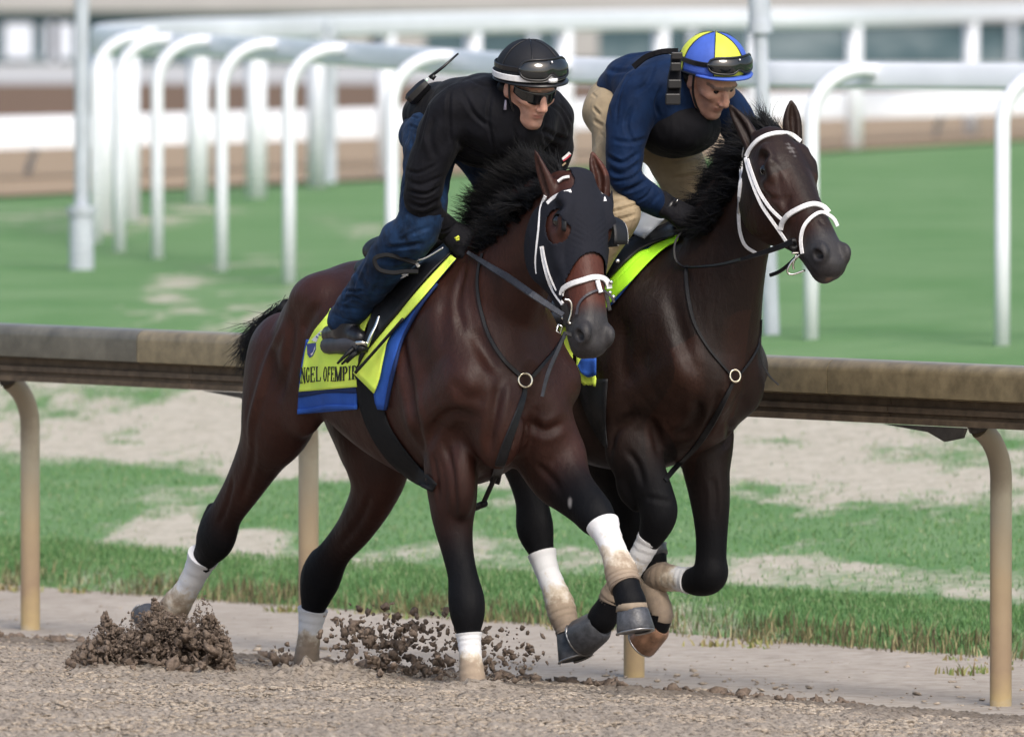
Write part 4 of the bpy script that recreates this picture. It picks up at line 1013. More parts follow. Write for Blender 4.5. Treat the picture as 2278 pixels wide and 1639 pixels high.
M['white'] = plain('white_print', (0.78, 0.78, 0.8), rough=0.6, var=0.05)
M['red'] = plain('red_print', (0.45, 0.03, 0.06), rough=0.6, var=0.05)
M['bluep'] = plain('blue_print', (0.05, 0.08, 0.30), rough=0.6, var=0.05)

def cast(bvh, u, v):
    d = ray(u, v); h = bvh.ray_cast(Vector(CO), Vector(d / np.linalg.norm(d)))
    return None if h[0] is None else (h[0][1], np.array(h[1]))
def fill(Dg):
    """Dg 2-D with nan where the ray missed: grow from neighbours"""
    Dg = Dg.copy()
    for _ in range(200):
        bad = np.isnan(Dg)
        if not bad.any(): break
        pad = np.pad(Dg, 1, constant_values=np.nan)
        st = np.stack([pad[:-2, 1:-1], pad[2:, 1:-1], pad[1:-1, :-2], pad[1:-1, 2:]])
        with np.errstate(all='ignore'):
            m = np.nanmean(st, 0)
        Dg[bad] = m[bad]
        if np.isnan(Dg).all(): Dg[:] = 38; break
    return Dg
def resamp(c, n):
    c = crom([list(p) for p in c], 8) if len(c) > 2 else np.array(c, float)
    s = np.r_[0, np.cumsum(np.linalg.norm(np.diff(c, axis=0), axis=1))]; t = np.linspace(0, s[-1], n)
    return np.stack([np.interp(t, s, c[:, k]) for k in range(c.shape[1])], 1)
PATCH = {}
def patch(name, cA, cB, bvh, off, mat, parent, nu=26, nv=12, z=None, smooth=2, th=.003, Dmin=None, wav=0.0, lin=False):
    """cloth between two edge curves, resting on the horse; px curves run the same way"""
    f = (lambda c: [z(*p) for p in c]) if z else (lambda c: c)
    A = resamp(f(cA), nu); B = resamp(f(cB), nu)
    D = np.full((nu, nv), np.nan); UV = np.zeros((nu, nv, 2))
    for i in range(nu):
        for j in range(nv):
            p = A[i] + (B[i] - A[i]) * j / (nv - 1); UV[i, j] = p
            h = cast(bvh, *p)
            if h: D[i, j] = h[0]
    ok = ~np.isnan(D)
    if ok.any():
        md = np.median(D[ok]); D[np.abs(D - md) > .9] = np.nan
    D = fill(D)
    for _ in range(smooth):
        E = np.pad(D, 1, mode='edge'); D = np.minimum(D, (E[:-2, 1:-1] + E[2:, 1:-1] + E[1:-1, :-2] + E[1:-1, 2:]) / 4)
    if wav:
        ii, jj = np.meshgrid(np.arange(nu), np.arange(nv), indexing='ij')
        D = D + wav * (np.sin(ii * .9 + jj * .7) + .6 * np.sin(jj * 1.3 - ii * .35))
    D = D - off
    PATCH[name] = (UV, D)
    V = [P(UV[i, j, 0], UV[i, j, 1], D[i, j]) for i in range(nu) for j in range(nv)]
    F = np.array([(i * nv + j, (i + 1) * nv + j, (i + 1) * nv + j + 1, i * nv + j + 1) for i in range(nu - 1) for j in range(nv - 1)])
    o = mesh(name, V, F, mat, parent)
    md = o.modifiers.new('thickness', 'SOLIDIFY'); md.thickness = th; md.offset = 0
    return o
def strap(name, pts, bvh, wpx, mat, parent, z=None, off=.004, th=.004, step=7, free=None, nsm=2, mb=None, s=668.):
    """leather strap along a px polyline over the surface; free=(D0,D1): hangs in the air between two depths"""
    c = crom([list(z(*p)) if z else list(p) for p in pts], 8) if len(pts) > 2 else np.array([z(*p) if z else p for p in pts], float)
    L = np.r_[0, np.cumsum(np.linalg.norm(np.diff(c, axis=0), axis=1))]; n = max(4, int(L[-1] / step) + 1)
    t = np.linspace(0, L[-1], n); c = np.stack([np.interp(t, L, c[:, k]) for k in (0, 1)], 1)
    D = np.full(n, np.nan); N = np.tile(np.array([0, -1.0, 0.2]), (n, 1))
    if free is not None:
        D = np.interp(np.linspace(0, 1, n), np.linspace(0, 1, len(free)), free)
        if bvh is not None:
            for i in range(n):
                h = cast(bvh, *c[i])
                if h: D[i] = min(D[i], h[0] - .006)
            for _ in range(4): E_ = np.pad(D, 1, mode='edge'); D = np.minimum(D, (E_[:-2] + E_[2:]) / 2)
    else:
        for i in range(n):
            h = cast(bvh, *c[i])
            if h: D[i] = h[0]; N[i] = h[1]
        ok = ~np.isnan(D)
        if ok.any():
            md = np.median(D[ok]); D[np.abs(D - md) > .6] = np.nan; ok = ~np.isnan(D)
        D = np.interp(np.arange(n), np.where(ok)[0], D[ok]) if ok.any() else np.full(n, 37.5)
        for _ in range(nsm):
            E = np.pad(D, 1, mode='edge'); D = np.minimum(D, (E[:-2] + E[2:]) / 2) * .5 + .5 * (E[:-2] + 2 * D + E[2:]) / 4
            E = np.pad(N, ((1, 1), (0, 0)), mode='edge'); N = (E[:-2] + 2 * N + E[2:]) / 4
        N += np.array([0, -.8, .1]); N /= np.linalg.norm(N, axis=1)[:, None]
    pos = np.array([P(c[i, 0], c[i, 1], D[i] - off) for i in range(n)])
    w = wpx if np.isscalar(wpx) else np.interp(np.linspace(0, 1, n), np.linspace(0, 1, len(wpx)), wpx)
    b = mb or MB(); b.ribbon(pos, N, np.asarray(w) / s, th)
    if mb is not None: return pos
    return b.build(name, mat, parent, smooth=False)
def cord(name, pts3, r, mat, parent, n=8):
    b = MB(); b.tube(crom(pts3, 6), r, n); return b.build(name, mat, parent)
def ring(name, uvp, D, rpx, r, mat, parent, nrm=(0.2, -1, .25), squash=1.0, tilt=0):
    c = P(*uvp, D); nn = unit(nrm); a = unit(np.cross(nn, [0, 0, 1])); b = np.cross(a, nn); R = rpx / 668.
    q = np.linspace(0, 2 * math.pi, 25)
    pts = [c + (a * math.cos(t) * squash * math.cos(tilt) - b * math.cos(t) * squash * math.sin(tilt) + b * math.sin(t)) * R for t in q]
    m = MB(); m.tube(pts, r, 8, caps=False); return m.build(name, mat, parent)
def print_px(name, polys, patchname, mat, parent, lift=.0045, z=None):
    """flat print on a cloth patch: px polygons laid at the cloth's own depth"""
    UV, D = PATCH[patchname]; fu = UV.reshape(-1, 2); fd = D.ravel(); b = MB()
    def at(p):
        q = ((fu - p) ** 2).sum(1); k = np.argsort(q)[:4]; w = 1 / (q[k] + 1e-3)
        return P(p[0], p[1], (fd[k] * w).sum() / w.sum() - lift)
    for poly in polys:
        V = [at(np.array(z(*p) if z else p)) for p in poly]; b.add(V, [tuple(range(len(V)))])
    o = b.build(name, mat, parent, smooth=False)
    md = o.modifiers.new('thickness', 'SOLIDIFY'); md.thickness = .0012; md.offset = 0
    return o

# ---- serif capitals as stroke polygons on a unit square (x 0..1, y 0 bottom..1 top)
def _bar(x0, y0, x1, y1, w):
    dx, dy = x1 - x0, y1 - y0; l = math.hypot(dx, dy); nx, ny = -dy / l * w / 2, dx / l * w / 2
    return [(x0 + nx, y0 + ny), (x1 + nx, y1 + ny), (x1 - nx, y1 - ny), (x0 - nx, y0 - ny)]
def _arc(cx, cy, rx, ry, a0, a1, wt, wn, n=10):
    out = []
    for i in range(n):
        p = []
        for t, sg in ((i, 1), (i + 1, 1), (i + 1, -1), (i, -1)):
            q = math.radians(a0 + (a1 - a0) * t / n); w = wn + (wt - wn) * abs(math.cos(q))
            p.append((cx + math.cos(q) * (rx + sg * w / 2), cy + math.sin(q) * (ry + sg * (wn if True else w) / 2)))
        out.append(p)
    return out
T_, N_ = .24, .095
def _sf(x, y, w=.3): return _bar(x - w / 2, y, x + w / 2, y, .06)
GL = {
 'A': [_bar(.1, .03, .5, .98, N_), _bar(.5, .98, .86, .03, T_), _bar(.24, .36, .72, .36, N_), _sf(.1, .03), _sf(.86, .03)],
 'N': [_bar(.17, 0, .17, 1, N_), _bar(.17, 1, .82, 0, T_), _bar(.82, 0, .82, 1, N_), _sf(.17, .03), _sf(.14, .97), _sf(.82, .97)],
 'G': _arc(.52, .5, .36, .46, 50, 320, T_, N_) + [_bar(.80, .12, .80, .46, T_ * .8), _sf(.78, .46), _bar(.80, .72, .80, .95, N_)],
 'E': [_bar(.25, 0, .25, 1, T_), _bar(.1, .97, .85, .97, .06), _bar(.1, .03, .88, .03, .06), _bar(.3, .52, .65, .52, N_), _bar(.85, .75, .85, 1, N_), _bar(.88, 0, .88, .27, N_), _bar(.65, .42, .65, .62, N_)],
 'L': [_bar(.25, 0, .25, 1, T_), _bar(.1, .03, .88, .03, .06), _sf(.25, .97, .36), _bar(.88, 0, .88, .28, N_)],
 'O': _arc(.5, .5, .36, .46, 0, 360, T_, N_, 18),
 'F': [_bar(.25, 0, .25, 1, T_), _bar(.1, .97, .85, .97, .06), _sf(.25, .03, .36), _bar(.3, .52, .65, .52, N_), _bar(.85, .75, .85, 1, N_), _bar(.65, .42, .65, .62, N_)],
 'M': [_bar(.12, 0, .12, 1, N_), _bar(.14, 1, .48, .02, T_ * .8), _bar(.48, .02, .82, 1, N_), _bar(.84, 0, .84, 1, T_), _sf(.12, .03, .24), _sf(.84, .03), _sf(.14, .97, .22), _sf(.86, .97, .26)],
 'P': [_bar(.25, 0, .25, 1, T_), _sf(.25, .03, .38), _sf(.2, .97, .2)] + _arc(.5, .74, .30, .23, -90, 90, T_, N_) + [_bar(.25, .97, .5, .97, .06), _bar(.25, .51, .5, .51, .06)],
 'I': [_bar(.5, 0, .5, 1, T_ * 1.4), _sf(.5, .03, .7), _sf(.5, .97, .7)],
 'R': [_bar(.25, 0, .25, 1, T_), _sf(.25, .03, .38), _bar(.5, .5, .85, .03, T_), _sf(.85, .03, .2)] + _arc(.5, .74, .30, .23, -90, 90, T_, N_) + [_bar(.25, .97, .5, .97, .06), _bar(.25, .51, .5, .51, .06)],
}
def loc_mirror(o_src, fr, name, mat, parent):
    me = o_src.data.copy(); n = len(me.vertices); c = np.zeros(n * 3, np.float32); me.vertices.foreach_get('co', c); c = c.reshape(-1, 3).astype(float)
    c -= np.outer(2 * ((c - fr.o) @ fr.L), fr.L); me.vertices.foreach_set('co', c.astype(np.float32).ravel()); me.flip_normals()
    me.name = name; o = bpy.data.objects.new(name, me); COL.objects.link(o); o.parent = parent; o.matrix_parent_inverse = o_src.matrix_parent_inverse.copy()
    md = o.modifiers.new('thickness', 'SOLIDIFY'); md.thickness = .003; md.offset = 0
    return o

def strands(name, roots, dirs, lens, mat, parent, r=.0016, seg=6, curl=.3, grav=.25, seed=1, tip=.2):
    """hair: many thin three-sided tapering locks"""
    g = np.random.default_rng(seed); n = len(roots)
    roots = np.asarray(roots); dirs = np.asarray(dirs, float); dirs /= np.linalg.norm(dirs, axis=1)[:, None]; lens = np.asarray(lens)
    P_ = [roots]; d = dirs.copy(); w = g.normal(0, curl, (n, 3))
    for k in range(seg):
        d = d + w * .35 + np.array([0, 0, -grav / seg]) + g.normal(0, curl * .35, (n, 3)); d /= np.linalg.norm(d, axis=1)[:, None]
        P_.append(P_[-1] + d * (lens / seg)[:, None])
    V = np.zeros((n, seg + 1, 3, 3)); rr = r * (1 - (1 - tip) * np.linspace(0, 1, seg + 1) ** 1.5)
    e1 = np.cross(d, g.normal(0, 1, (n, 3))); e1 /= np.linalg.norm(e1, axis=1)[:, None]; e2 = np.cross(d, e1)
    for k in range(seg + 1):
        for j in range(3):
            q = 2 * math.pi * j / 3; V[:, k, j] = P_[k] + (e1 * math.cos(q) + e2 * math.sin(q)) * rr[k]
    F = []
    base = np.arange(n)[:, None] * (seg + 1) * 3
    for k in range(seg):
        for j in range(3):
            F.append(np.concatenate([base + k * 3 + j, base + k * 3 + (j + 1) % 3, base + (k + 1) * 3 + (j + 1) % 3, base + (k + 1) * 3 + j], 1))
    return mesh(name, V.reshape(-1, 3), np.concatenate(F), mat, parent, True)

def crest_mane(fr, bvh, curve, parent, n, seed, dirf, lenf, rad=.03, name='mane', r=.0022, curl=.30):
    g = np.random.default_rng(seed)
    C = resamp([list(p) for p in curve], 60)
    K = max(12, n // 45); tk = g.random(K); lk = g.integers(0, K, n); t = np.clip(tk[lk] + g.normal(0, .012, n), 0, 1)
    idx = t * 59; i0 = idx.astype(int).clip(0, 58); f = (idx - i0)[:, None]
    offk = g.normal(0, 1, (K, 3)) * rad; dk = np.array([dirf(x, g) for x in tk]); ln = np.array([lenf(x, g) for x in tk]) * g.uniform(.75, 1.35, K)
    root = C[i0] * (1 - f) + C[i0 + 1] * f + offk[lk] * np.array([1, 1, .8]) + g.normal(0, .005, (n, 3))
    d = dk[lk]; d = d / np.linalg.norm(d, axis=1)[:, None] + g.normal(0, .07, (n, 3))
    return strands(name, root, d, ln[lk] * g.uniform(.7, 1.1, n), M['hair'], parent, r=r, curl=curl, seed=seed)

# ---- manes and tail
def mdA(t, g):
    b = FA.U * (1.0 - .55 * t) - FA.F * (.55 + .5 * t) - FA.L * (.15 + .35 * g.random()); return b + g.normal(0, .15, 3)
crestA = [FA.px((1243, 398), 0), FA.px((1195, 410), 0), FA.px((1140, 450), 0), FA.px((1098, 505), 0), FA.px((1062, 560), 0)]
crest_mane(FA, bvhA, crestA, hA, 9500, 3, mdA, lambda t, g: .045 + .085 * math.sin(min(1, t * 1.5 + .12) * 2.2) * g.random() ** .5 + .02, .016, curl=.11, r=.0013)
crest_mane(FA, bvhA, [FA.px((1238, 420), -.055), FA.px((1180, 448), -.075), FA.px((1125, 500), -.085), FA.px((1078, 560), -.09)], hA, 4200, 5,
           lambda t, g: -FA.F * .8 + FA.U * .25 + g.normal(0, .25, 3), lambda t, g: .05 + .05 * g.random(), .014, curl=.13, r=.0013, name='mane_underside')
def mdB(t, g):
    b = FB.U * (.34 - .40 * t + .5 * (t < .22)) - FB.F * (1.0 + .2 * t) - FB.L * (.10 + .25 * g.random()); return b + g.normal(0, .13, 3)
crestB = [FB.px((1712, 292), 0), FB.px((1668, 330), 0), FB.px((1630, 390), 0), FB.px((1592, 460), 0), FB.px((1560, 520), 0)]
crest_mane(FB, bvhB, crestB, hB, 9500, 4, mdB, lambda t, g: .055 + .055 * g.random() ** .6, .014, curl=.10, r=.0013)
crest_mane(FB, bvhB, [FB.px((1668, 320), -.05), FB.px((1645, 385), -.075), FB.px((1610, 450), -.085), FB.px((1575, 510), -.09)], hB, 4200, 6,
           lambda t, g: -FB.F * .9 + FB.U * .1 + g.normal(0, .22, 3), lambda t, g: .05 + .05 * g.random(), .014, curl=.13, r=.0013, name='mane_underside')
# forelock standing up between B's ears, wisps
crest_mane(FB, bvhB, [FB.px((1690, 290), 0), FB.px((1740, 300), .05)], hB, 700, 9, lambda t, g: FB.U * .9 - FB.F * .9 + FB.L * .1 + g.normal(0, .12, 3), lambda t, g: .04 + .06 * g.random(), .008, name='forelock', r=.0013, curl=.12)
crest_mane(FB, bvhB, [FB.px((1696, 272), 0), FB.px((1712, 282), .0)], hB, 90, 19, lambda t, g: FB.U * 1.0 - FB.F * .35 + g.normal(0, .10, 3), lambda t, g: .045 + .04 * g.random(), .006, name='forelock', curl=.12, r=.0011)
def tail(fr, root, dirs, n, seed, parent, L=.22):
    g = np.random.default_rng(seed)
    c = crom(dirs, 8)
    T = MB(); T.tube(c[:9], np.linspace(.028, .014, 9), 10)
    T.build('tail_dock', M['hair'], parent)
    k = (g.random(n) * (len(c) - 3)).astype(int)
    d = c[np.minimum(k + 2, len(c) - 1)] - c[k] ; d /= np.linalg.norm(d, axis=1)[:, None]
    strands('tail', c[k] + g.normal(0, .012, (n, 3)), d + g.normal(0, .22, (n, 3)) + np.array([-.1, 0, -.35]), L * (.35 + .65 * g.random(n)), M['hair'], parent, r=.0013, curl=.16, grav=.5, seed=seed)
tail(FA, None, [FA.px(zr(620, 590), 0), FA.px(zr(520, 670), 0), FA.px(zr(430, 740), 0), FA.px(zr(370, 830), 0)], 2300, 11, hA, .19)
tail(FB, None, [FB.w(-1.36, 0, 1.30), FB.w(-1.46, 0, 1.34), FB.w(-1.58, 0, 1.30), FB.w(-1.66, 0, 1.2)], 500, 12, hB, .3)

# ---- horse A: hood, bridle, breastplate, girth, saddle and cloths
def hood_from_body(body, O, a, l, n, parent):
    me = body.data; nv = len(me.vertices); c = np.zeros(nv * 3, np.float32); me.vertices.foreach_get('co', c); c = c.reshape(-1, 3).astype(float)
    N = np.zeros(nv * 3, np.float32); me.vertex_normals.foreach_get('vector', N); N = N.reshape(-1, 3)
    q = c - O; x = q @ a; y = q @ l; z = q @ n
    arch = .262 + 1.05 * np.maximum(0, .030 - z) - .0 * np.abs(y)
    arch = np.minimum(arch, .44)
    keep = (x > -.048) & (x < arch) & (np.abs(y) < .14) & (z > -.30) & (z < .09)
    eye = ((x - .160) / .056) ** 2 + ((z + .030) / .042) ** 2 < 1; keep &= ~(eye & (np.abs(y) > .05))
    for sy in (-1, 1):
        e = ((x - .006) / .046) ** 2 + ((y - sy * .078) / .040) ** 2 < 1; keep &= ~e
    keep &= ((x > .01 + np.maximum(0, -.08 - z) * .5) | (np.abs(y) < .040))
    F = np.zeros(len(me.polygons) * 4, np.int32); me.polygons.foreach_get('vertices', F); F = F.reshape(-1, 4)
    f = F[keep[F].all(1)]; u, inv = np.unique(f, return_inverse=True)
    wr = .0011 * np.sin((x[u] + np.abs(y[u]) * .9) * 330) * np.exp(-((np.abs(y[u]) - .035) / .03) ** 2) * np.exp(-((x[u] - .20) / .05) ** 2) 
    V = c[u] + N[u] * (.0055 + wr)[:, None]
    o = mesh('eye_hood', V, inv.reshape(-1, 4), M['hood'], parent); md = o.modifiers.new('thickness', 'SOLIDIFY'); md.thickness = .003; md.offset = 1
    return o
hood_from_body(bodyA, OA, aA, lA, nA, hA)
# blinker cups
def cup(O, a, l, n, sy, parent, flare=.035):
    c = O + a * (.172 if sy > 0 else .160) + l * sy * .078 + n * -.022; V = []; R = 7; Nn = 18
    for i in range(R):
        t = i / (R - 1); h = flare * math.sin(t * 1.45)
        for j in range(Nn):
            q = -2.35 + 4.3 * j / (Nn - 1)          # open towards the nose
            rr = .053 * (1 - .28 * t); V.append(c - a * math.cos(q) * rr * (1.35 if sy > 0 else 1.0) + n * -math.sin(q) * rr * .85 + l * sy * (h + .012))
    F = np.array([(i * Nn + j, i * Nn + j + 1, (i + 1) * Nn + j + 1, (i + 1) * Nn + j) for i in range(R - 1) for j in range(Nn - 1)])
    o = mesh('blinker_cup', V, F, M['leather'], parent); md = o.modifiers.new('thickness', 'SOLIDIFY'); md.thickness = .003
    if sy > 0: e = MB(); e.tube(V[(R - 1) * Nn:], .0035, 6); e.build('rim', M['white_strap'], o)
    return o
cup(OA, aA, lA, nA, 1, hA, .060); cup(OA, aA, lA, nA, -1, hA, .010)

brA = empty('bridle', OA + nA * .05, 'white and black bridle worn over the navy eye hood', 'bridle', 'racing bridles')
def ST(nm, pts, w, mat='white_strap', z=zh, bv=None, par=None, **k): return strap(nm, pts, bv, w, M[mat], par, z=z, **k)
kA = dict(bv=bvhA, par=brA)
ST('browband', [(385, 432), (430, 392), (490, 362), (556, 345)], 10, off=.010, **kA)
ST('browband', [(726, 340), (765, 362), (790, 390), (802, 420)], 9, off=.010, **kA)
ST('crownpiece', [(462, 275), (500, 248), (545, 240)], 7, off=.010, **kA)
ST('cheek_strap', [(370, 378), (340, 470), (328, 600), (312, 730), (302, 850), (308, 942)], [8, 9, 7, 5], off=.012, **kA)
ST('cheek_strap', [(342, 745), (362, 870), (398, 1000), (440, 1085), (498, 1165)], 9, off=.012, **kA)
ST('cheek_strap', [(352, 745), (377, 870), (412, 985), (452, 1065)], 4, off=.014, **kA)
ST('noseband', [(486, 1098), (498, 1052), (560, 1015), (640, 990), (720, 968), (790, 975), (825, 1010), (834, 1050)], 13, off=.008, **kA)
ST('flash_loop', [(747, 990), (760, 1040), (772, 1078)], 11, off=.012, **kA)
ST('flash_strap', [(597, 1240), (612, 1165), (660, 1105), (735, 1066), (790, 1066), (845, 1105), (868, 1150)], 6, 'grey_strap', off=.007, **kA)
DbA = cast(bvhA, *zh(560, 1200)); DbA = (DbA[0] if DbA else 37.3) - .012
cord('bit_ring', [P(*zh(*p), DbA) for p in ((508, 1128), (545, 1138), (560, 1175), (556, 1230), (540, 1290), (552, 1306))], .0042, M['metal'], brA)
strap('bit_guard', [(500, 1165), (522, 1240), (525, 1310)], None, 17, M['leather'], brA, z=zh, free=(DbA + .01, DbA + .02), th=.008)
strap('curb_strap', [(515, 1372), (560, 1388), (600, 1372)], None, 9, M['leather'], brA, z=zh, free=(DbA + .0, DbA + .0), th=.008)
b = MB(); pts = [P(*zh(*p), DbA - .01) for p in ((462, 1310), (492, 1325), (478, 1378), (450, 1358), (462, 1310))]; b.tube(pts, .0028, 6); b.build('buckle', M['metal'], brA)
for p_ in ((846, 1005), (862, 1110), (838, 1080), (895, 850), (498, 1262)):
    m_ = MB(); c_ = cast(bvhA, *zh(*p_)); c_ = P(*zh(*p_), (c_[0] if c_ and abs(c_[0] - DbA) < .4 else DbA + .05) - .012); m_.tube([c_ + np.array([0, .006, 0]), c_ + np.array([0, -.004, 0])], .007, 8); m_.build('stud', M['metal'], brA)

DhA = FA.px(z3(1120, 165), -.08)[1]
reA = empty('reins', P(*z3(1120, 165), DhA), 'flat black leather rein from the gloved hand to the hooded bay\'s bit', 'reins', 'leather reins')
strap('near_rein', [(1105, 155), (1240, 240), (1335, 298), (1460, 385), (1560, 452), (1640, 505)], bvhA, [9, 14, 18, 17, 15, 12], M['rein_leather'], reA, z=z3, free=(DhA, DhA - .18, DbA + .05, DbA), th=.005)
strap('rein_tail', [(1655, 600), (1610, 700), (1565, 800), (1540, 880), (1522, 958)], bvhA, [8, 9, 9, 8], M['rein_leather'], reA, z=z3, free=(DbA + .0, DbA + .02), th=.005)
strap('far_rein', [(1900, 480), (1860, 360), (1700, 250), (1480, 120)], None, 9, M['leather'], reA, z=z3, free=(DbA + .1, DbA + .25), th=.005)

bpA = empty('breastplate', FA.w(.1, 0, 1.15), 'black breast strap with a brass ring on the hooded bay\'s chest', 'breast strap', 'racing breastplates')
k3 = dict(z=z3, bv=bvhA, par=bpA)
ST('shoulder_strap', [(1188, 160), (1165, 250), (1160, 350), (1178, 470), (1225, 620), (1305, 750), (1395, 840)], [7, 8, 9, 10], 'leather', off=.006, **k3)
ST('shoulder_strap', [(1468, 848), (1530, 775), (1600, 690), (1650, 600)], [10, 8, 7], 'leather', off=.006, **k3)
ST('chest_strap', [(1428, 905), (1412, 980), (1375, 1090), (1330, 1210), (1290, 1330), (1255, 1440)], [13, 20, 24, 24], 'leather', off=.006, **k3)
rD = cast(bvhA, *z3(1427, 868))[0] - .018
ring('chest_ring', z3(1427, 868), rD, 15.5, .0042, M['brass'], bpA, squash=.98)
m_ = MB(); c0 = FA.px(z3(1262, 1400), .02); c1 = FA.px(z3(1190, 1560), .02); c2 = FA.px(z3(1140, 1580), .02)
m_.tube(crom([c0, (c0 + c1) / 2, c1], 4), .011, 8, side=FA.F, asp=.4); m_.build('hanging_strap', M['leather'], bpA)
m_ = MB(); m_.tube([c2, c1, c1 + (c1 - c2) * .25], .012, 8); m_.build('strap_keeper', M['leather'], bpA)

gaA = empty('girth', FA.w(-.5, -.3, 1.0), 'wide black girth round the hooded bay\'s belly behind its foreleg', 'girth', 'black racing girths')
patch('girth_band', [(476, 860), (500, 1010), (555, 1160), (645, 1300), (750, 1400), (845, 1462), (905, 1492)], [(625, 900), (635, 1020), (670, 1125), (740, 1235), (825, 1340), (900, 1412), (935, 1448)],
      bvhA, .012, M['strapcloth'], gaA, 26, 6, z3)

scA = empty('saddle_cloth', FA.w(-.6, -.28, 1.3), 'fluorescent yellow saddle cloth over a blue pad, black lettering ANGEL OF EMPIRE', 'saddle cloth', 'yellow racing saddle cloths')
o1 = patch('blue_pad', [(205, 640), (175, 800), (163, 930), (155, 1058)], [(560, 640), (510, 800), (490, 930), (488, 1030)], bvhA, .014, M['blue'], scA, 20, 18, z3)
patch('navy_band', [(163, 912), (240, 905), (330, 898), (485, 886)], [(160, 965), (240, 952), (330, 938), (487, 940)], bvhA, .0195, M['navy_band'], scA, 18, 5, z3)
patch('hem_piping', [(156, 1030), (240, 1020), (330, 1005), (487, 1008)], [(155, 1056), (240, 1044), (330, 1030), (487, 1030)], bvhA, .022, M['blue'], scA, 18, 4, z3, th=.006)
patch('blue_front', [(1000, 200), (870, 350), (760, 500), (650, 660), (590, 800), (583, 960), (602, 1030)], [(1036, 196), (925, 330), (830, 460), (745, 620), (705, 740), (665, 880), (640, 1035)], bvhA, .014, M['blue'], scA, 26, 6, z3)
patch('blue_front_edge', [(925, 330), (830, 460), (745, 620), (705, 740), (668, 880), (640, 1035)], [(940, 332), (838, 466), (753, 628), (716, 745), (682, 880), (652, 1035)], bvhA, .020, M['navy_band'], scA, 26, 3, z3, th=.008)
oy = patch('yellow_flap', [(338, 468), (322, 500), (250, 590), (205, 680), (188, 770), (175, 850), (163, 932)], [(640, 440), (560, 520), (520, 620), (500, 720), (492, 800), (485, 870), (486, 905)], bvhA, .024, M['yellow'], scA, 36, 26, z3, 3, wav=.0012)
patch('yellow_fold', [(465, 826), (520, 742), (600, 640), (700, 520), (860, 330), (1012, 168)], [(582, 942), (612, 860), (636, 740), (672, 620), (800, 470), (1040, 188)], bvhA, .040, M['yellow'], scA, 30, 8, z3, 3, wav=.0015)
loc_mirror(oy, FA, 'yellow_flap', M['yellow'], scA)
cord('piping', [P(*z3(*p), PATCH['yellow_flap'][1][2:].min() + .02) for p in ()] or [FA.w(-.6, 0, 1.53), FA.w(-.7, 0, 1.52), FA.w(-.8, 0, 1.5)], .004, M['leather'], scA)
b = []
for ch, x0, x1, sl in (('A', 95, 122, -.15), ('N', 124, 168, -.06), ('G', 168, 204, 0), ('E', 206, 256, 0), ('L', 258, 310, 0), ('O', 328, 362, .10), ('F', 366, 393, .12), ('E', 397, 430, .10), ('M', 434, 502, .03), ('P', 506, 560, 0), ('I', 561, 590, 0), ('R', 592, 650, 0)):
    def mp(p, x0=x0, x1=x1, sl=sl):
        x = x0 + (x1 - x0) * p[0]; base = 1306 - (x - 110) * .062 + 5 * math.sin(x / 60.); top = 1160 - (x - 110) * .028 + 4 * math.sin(x / 60.)
        y = base + (top - base) * p[1]; return (x + sl * (base - y) * .35, y)
    print_px('letter', [[mp(p) for p in poly] for poly in GL[ch]], 'yellow_flap', M['letter'], scA, .0075, zc)
sh = lambda cx, cy, s, P_: [(cx + x * s, cy + y * s) for x, y in P_]
print_px('shield_emblem', [[(178, 940), (262, 930), (262, 990), (235, 1050), (205, 1072), (184, 1040)]], 'yellow_flap', M['bluep'], scA, .0050, zc)
print_px('shield_face', [[(186, 948), (256, 938), (254, 988), (230, 1042), (206, 1060), (190, 1034)]], 'yellow_flap', M['white'], scA, .0068, zc)
print_px('shield_stripes', [[(193, 990), (200, 988), (206, 1040), (200, 1036)], [(210, 985), (219, 982), (220, 1040), (213, 1046)], [(230, 978), (240, 974), (237, 1010), (230, 1022)]], 'yellow_flap', M['red'], scA, .0086, zc)
print_px('wordmark_ground', [[(222, 905), (300, 825), (400, 738), (428, 745), (335, 850), (262, 925)]], 'yellow_flap', M['white'], scA, .0060, zc)
print_px('wordmark', [[(240 + i * 24, 905 - i * 24), (246 + i * 24, 898 - i * 24), (262 + i * 24, 906 - i * 24), (255 + i * 24, 913 - i * 24)] for i in range(7)] + [[(262 + i * 24, 872 - i * 22), (267 + i * 24, 866 - i * 22), (280 + i * 24, 878 - i * 22), (275 + i * 24, 884 - i * 22)] for i in range(6)], 'yellow_flap', M['bluep'], scA, .0080, zc)
print_px('maker_mark', [[zc_ for zc_ in poly] for poly in _arc(298, 1360, 20, 38, 180, 360, 12, 12, 8)], 'navy_band', M['white'], scA, .004, zc)

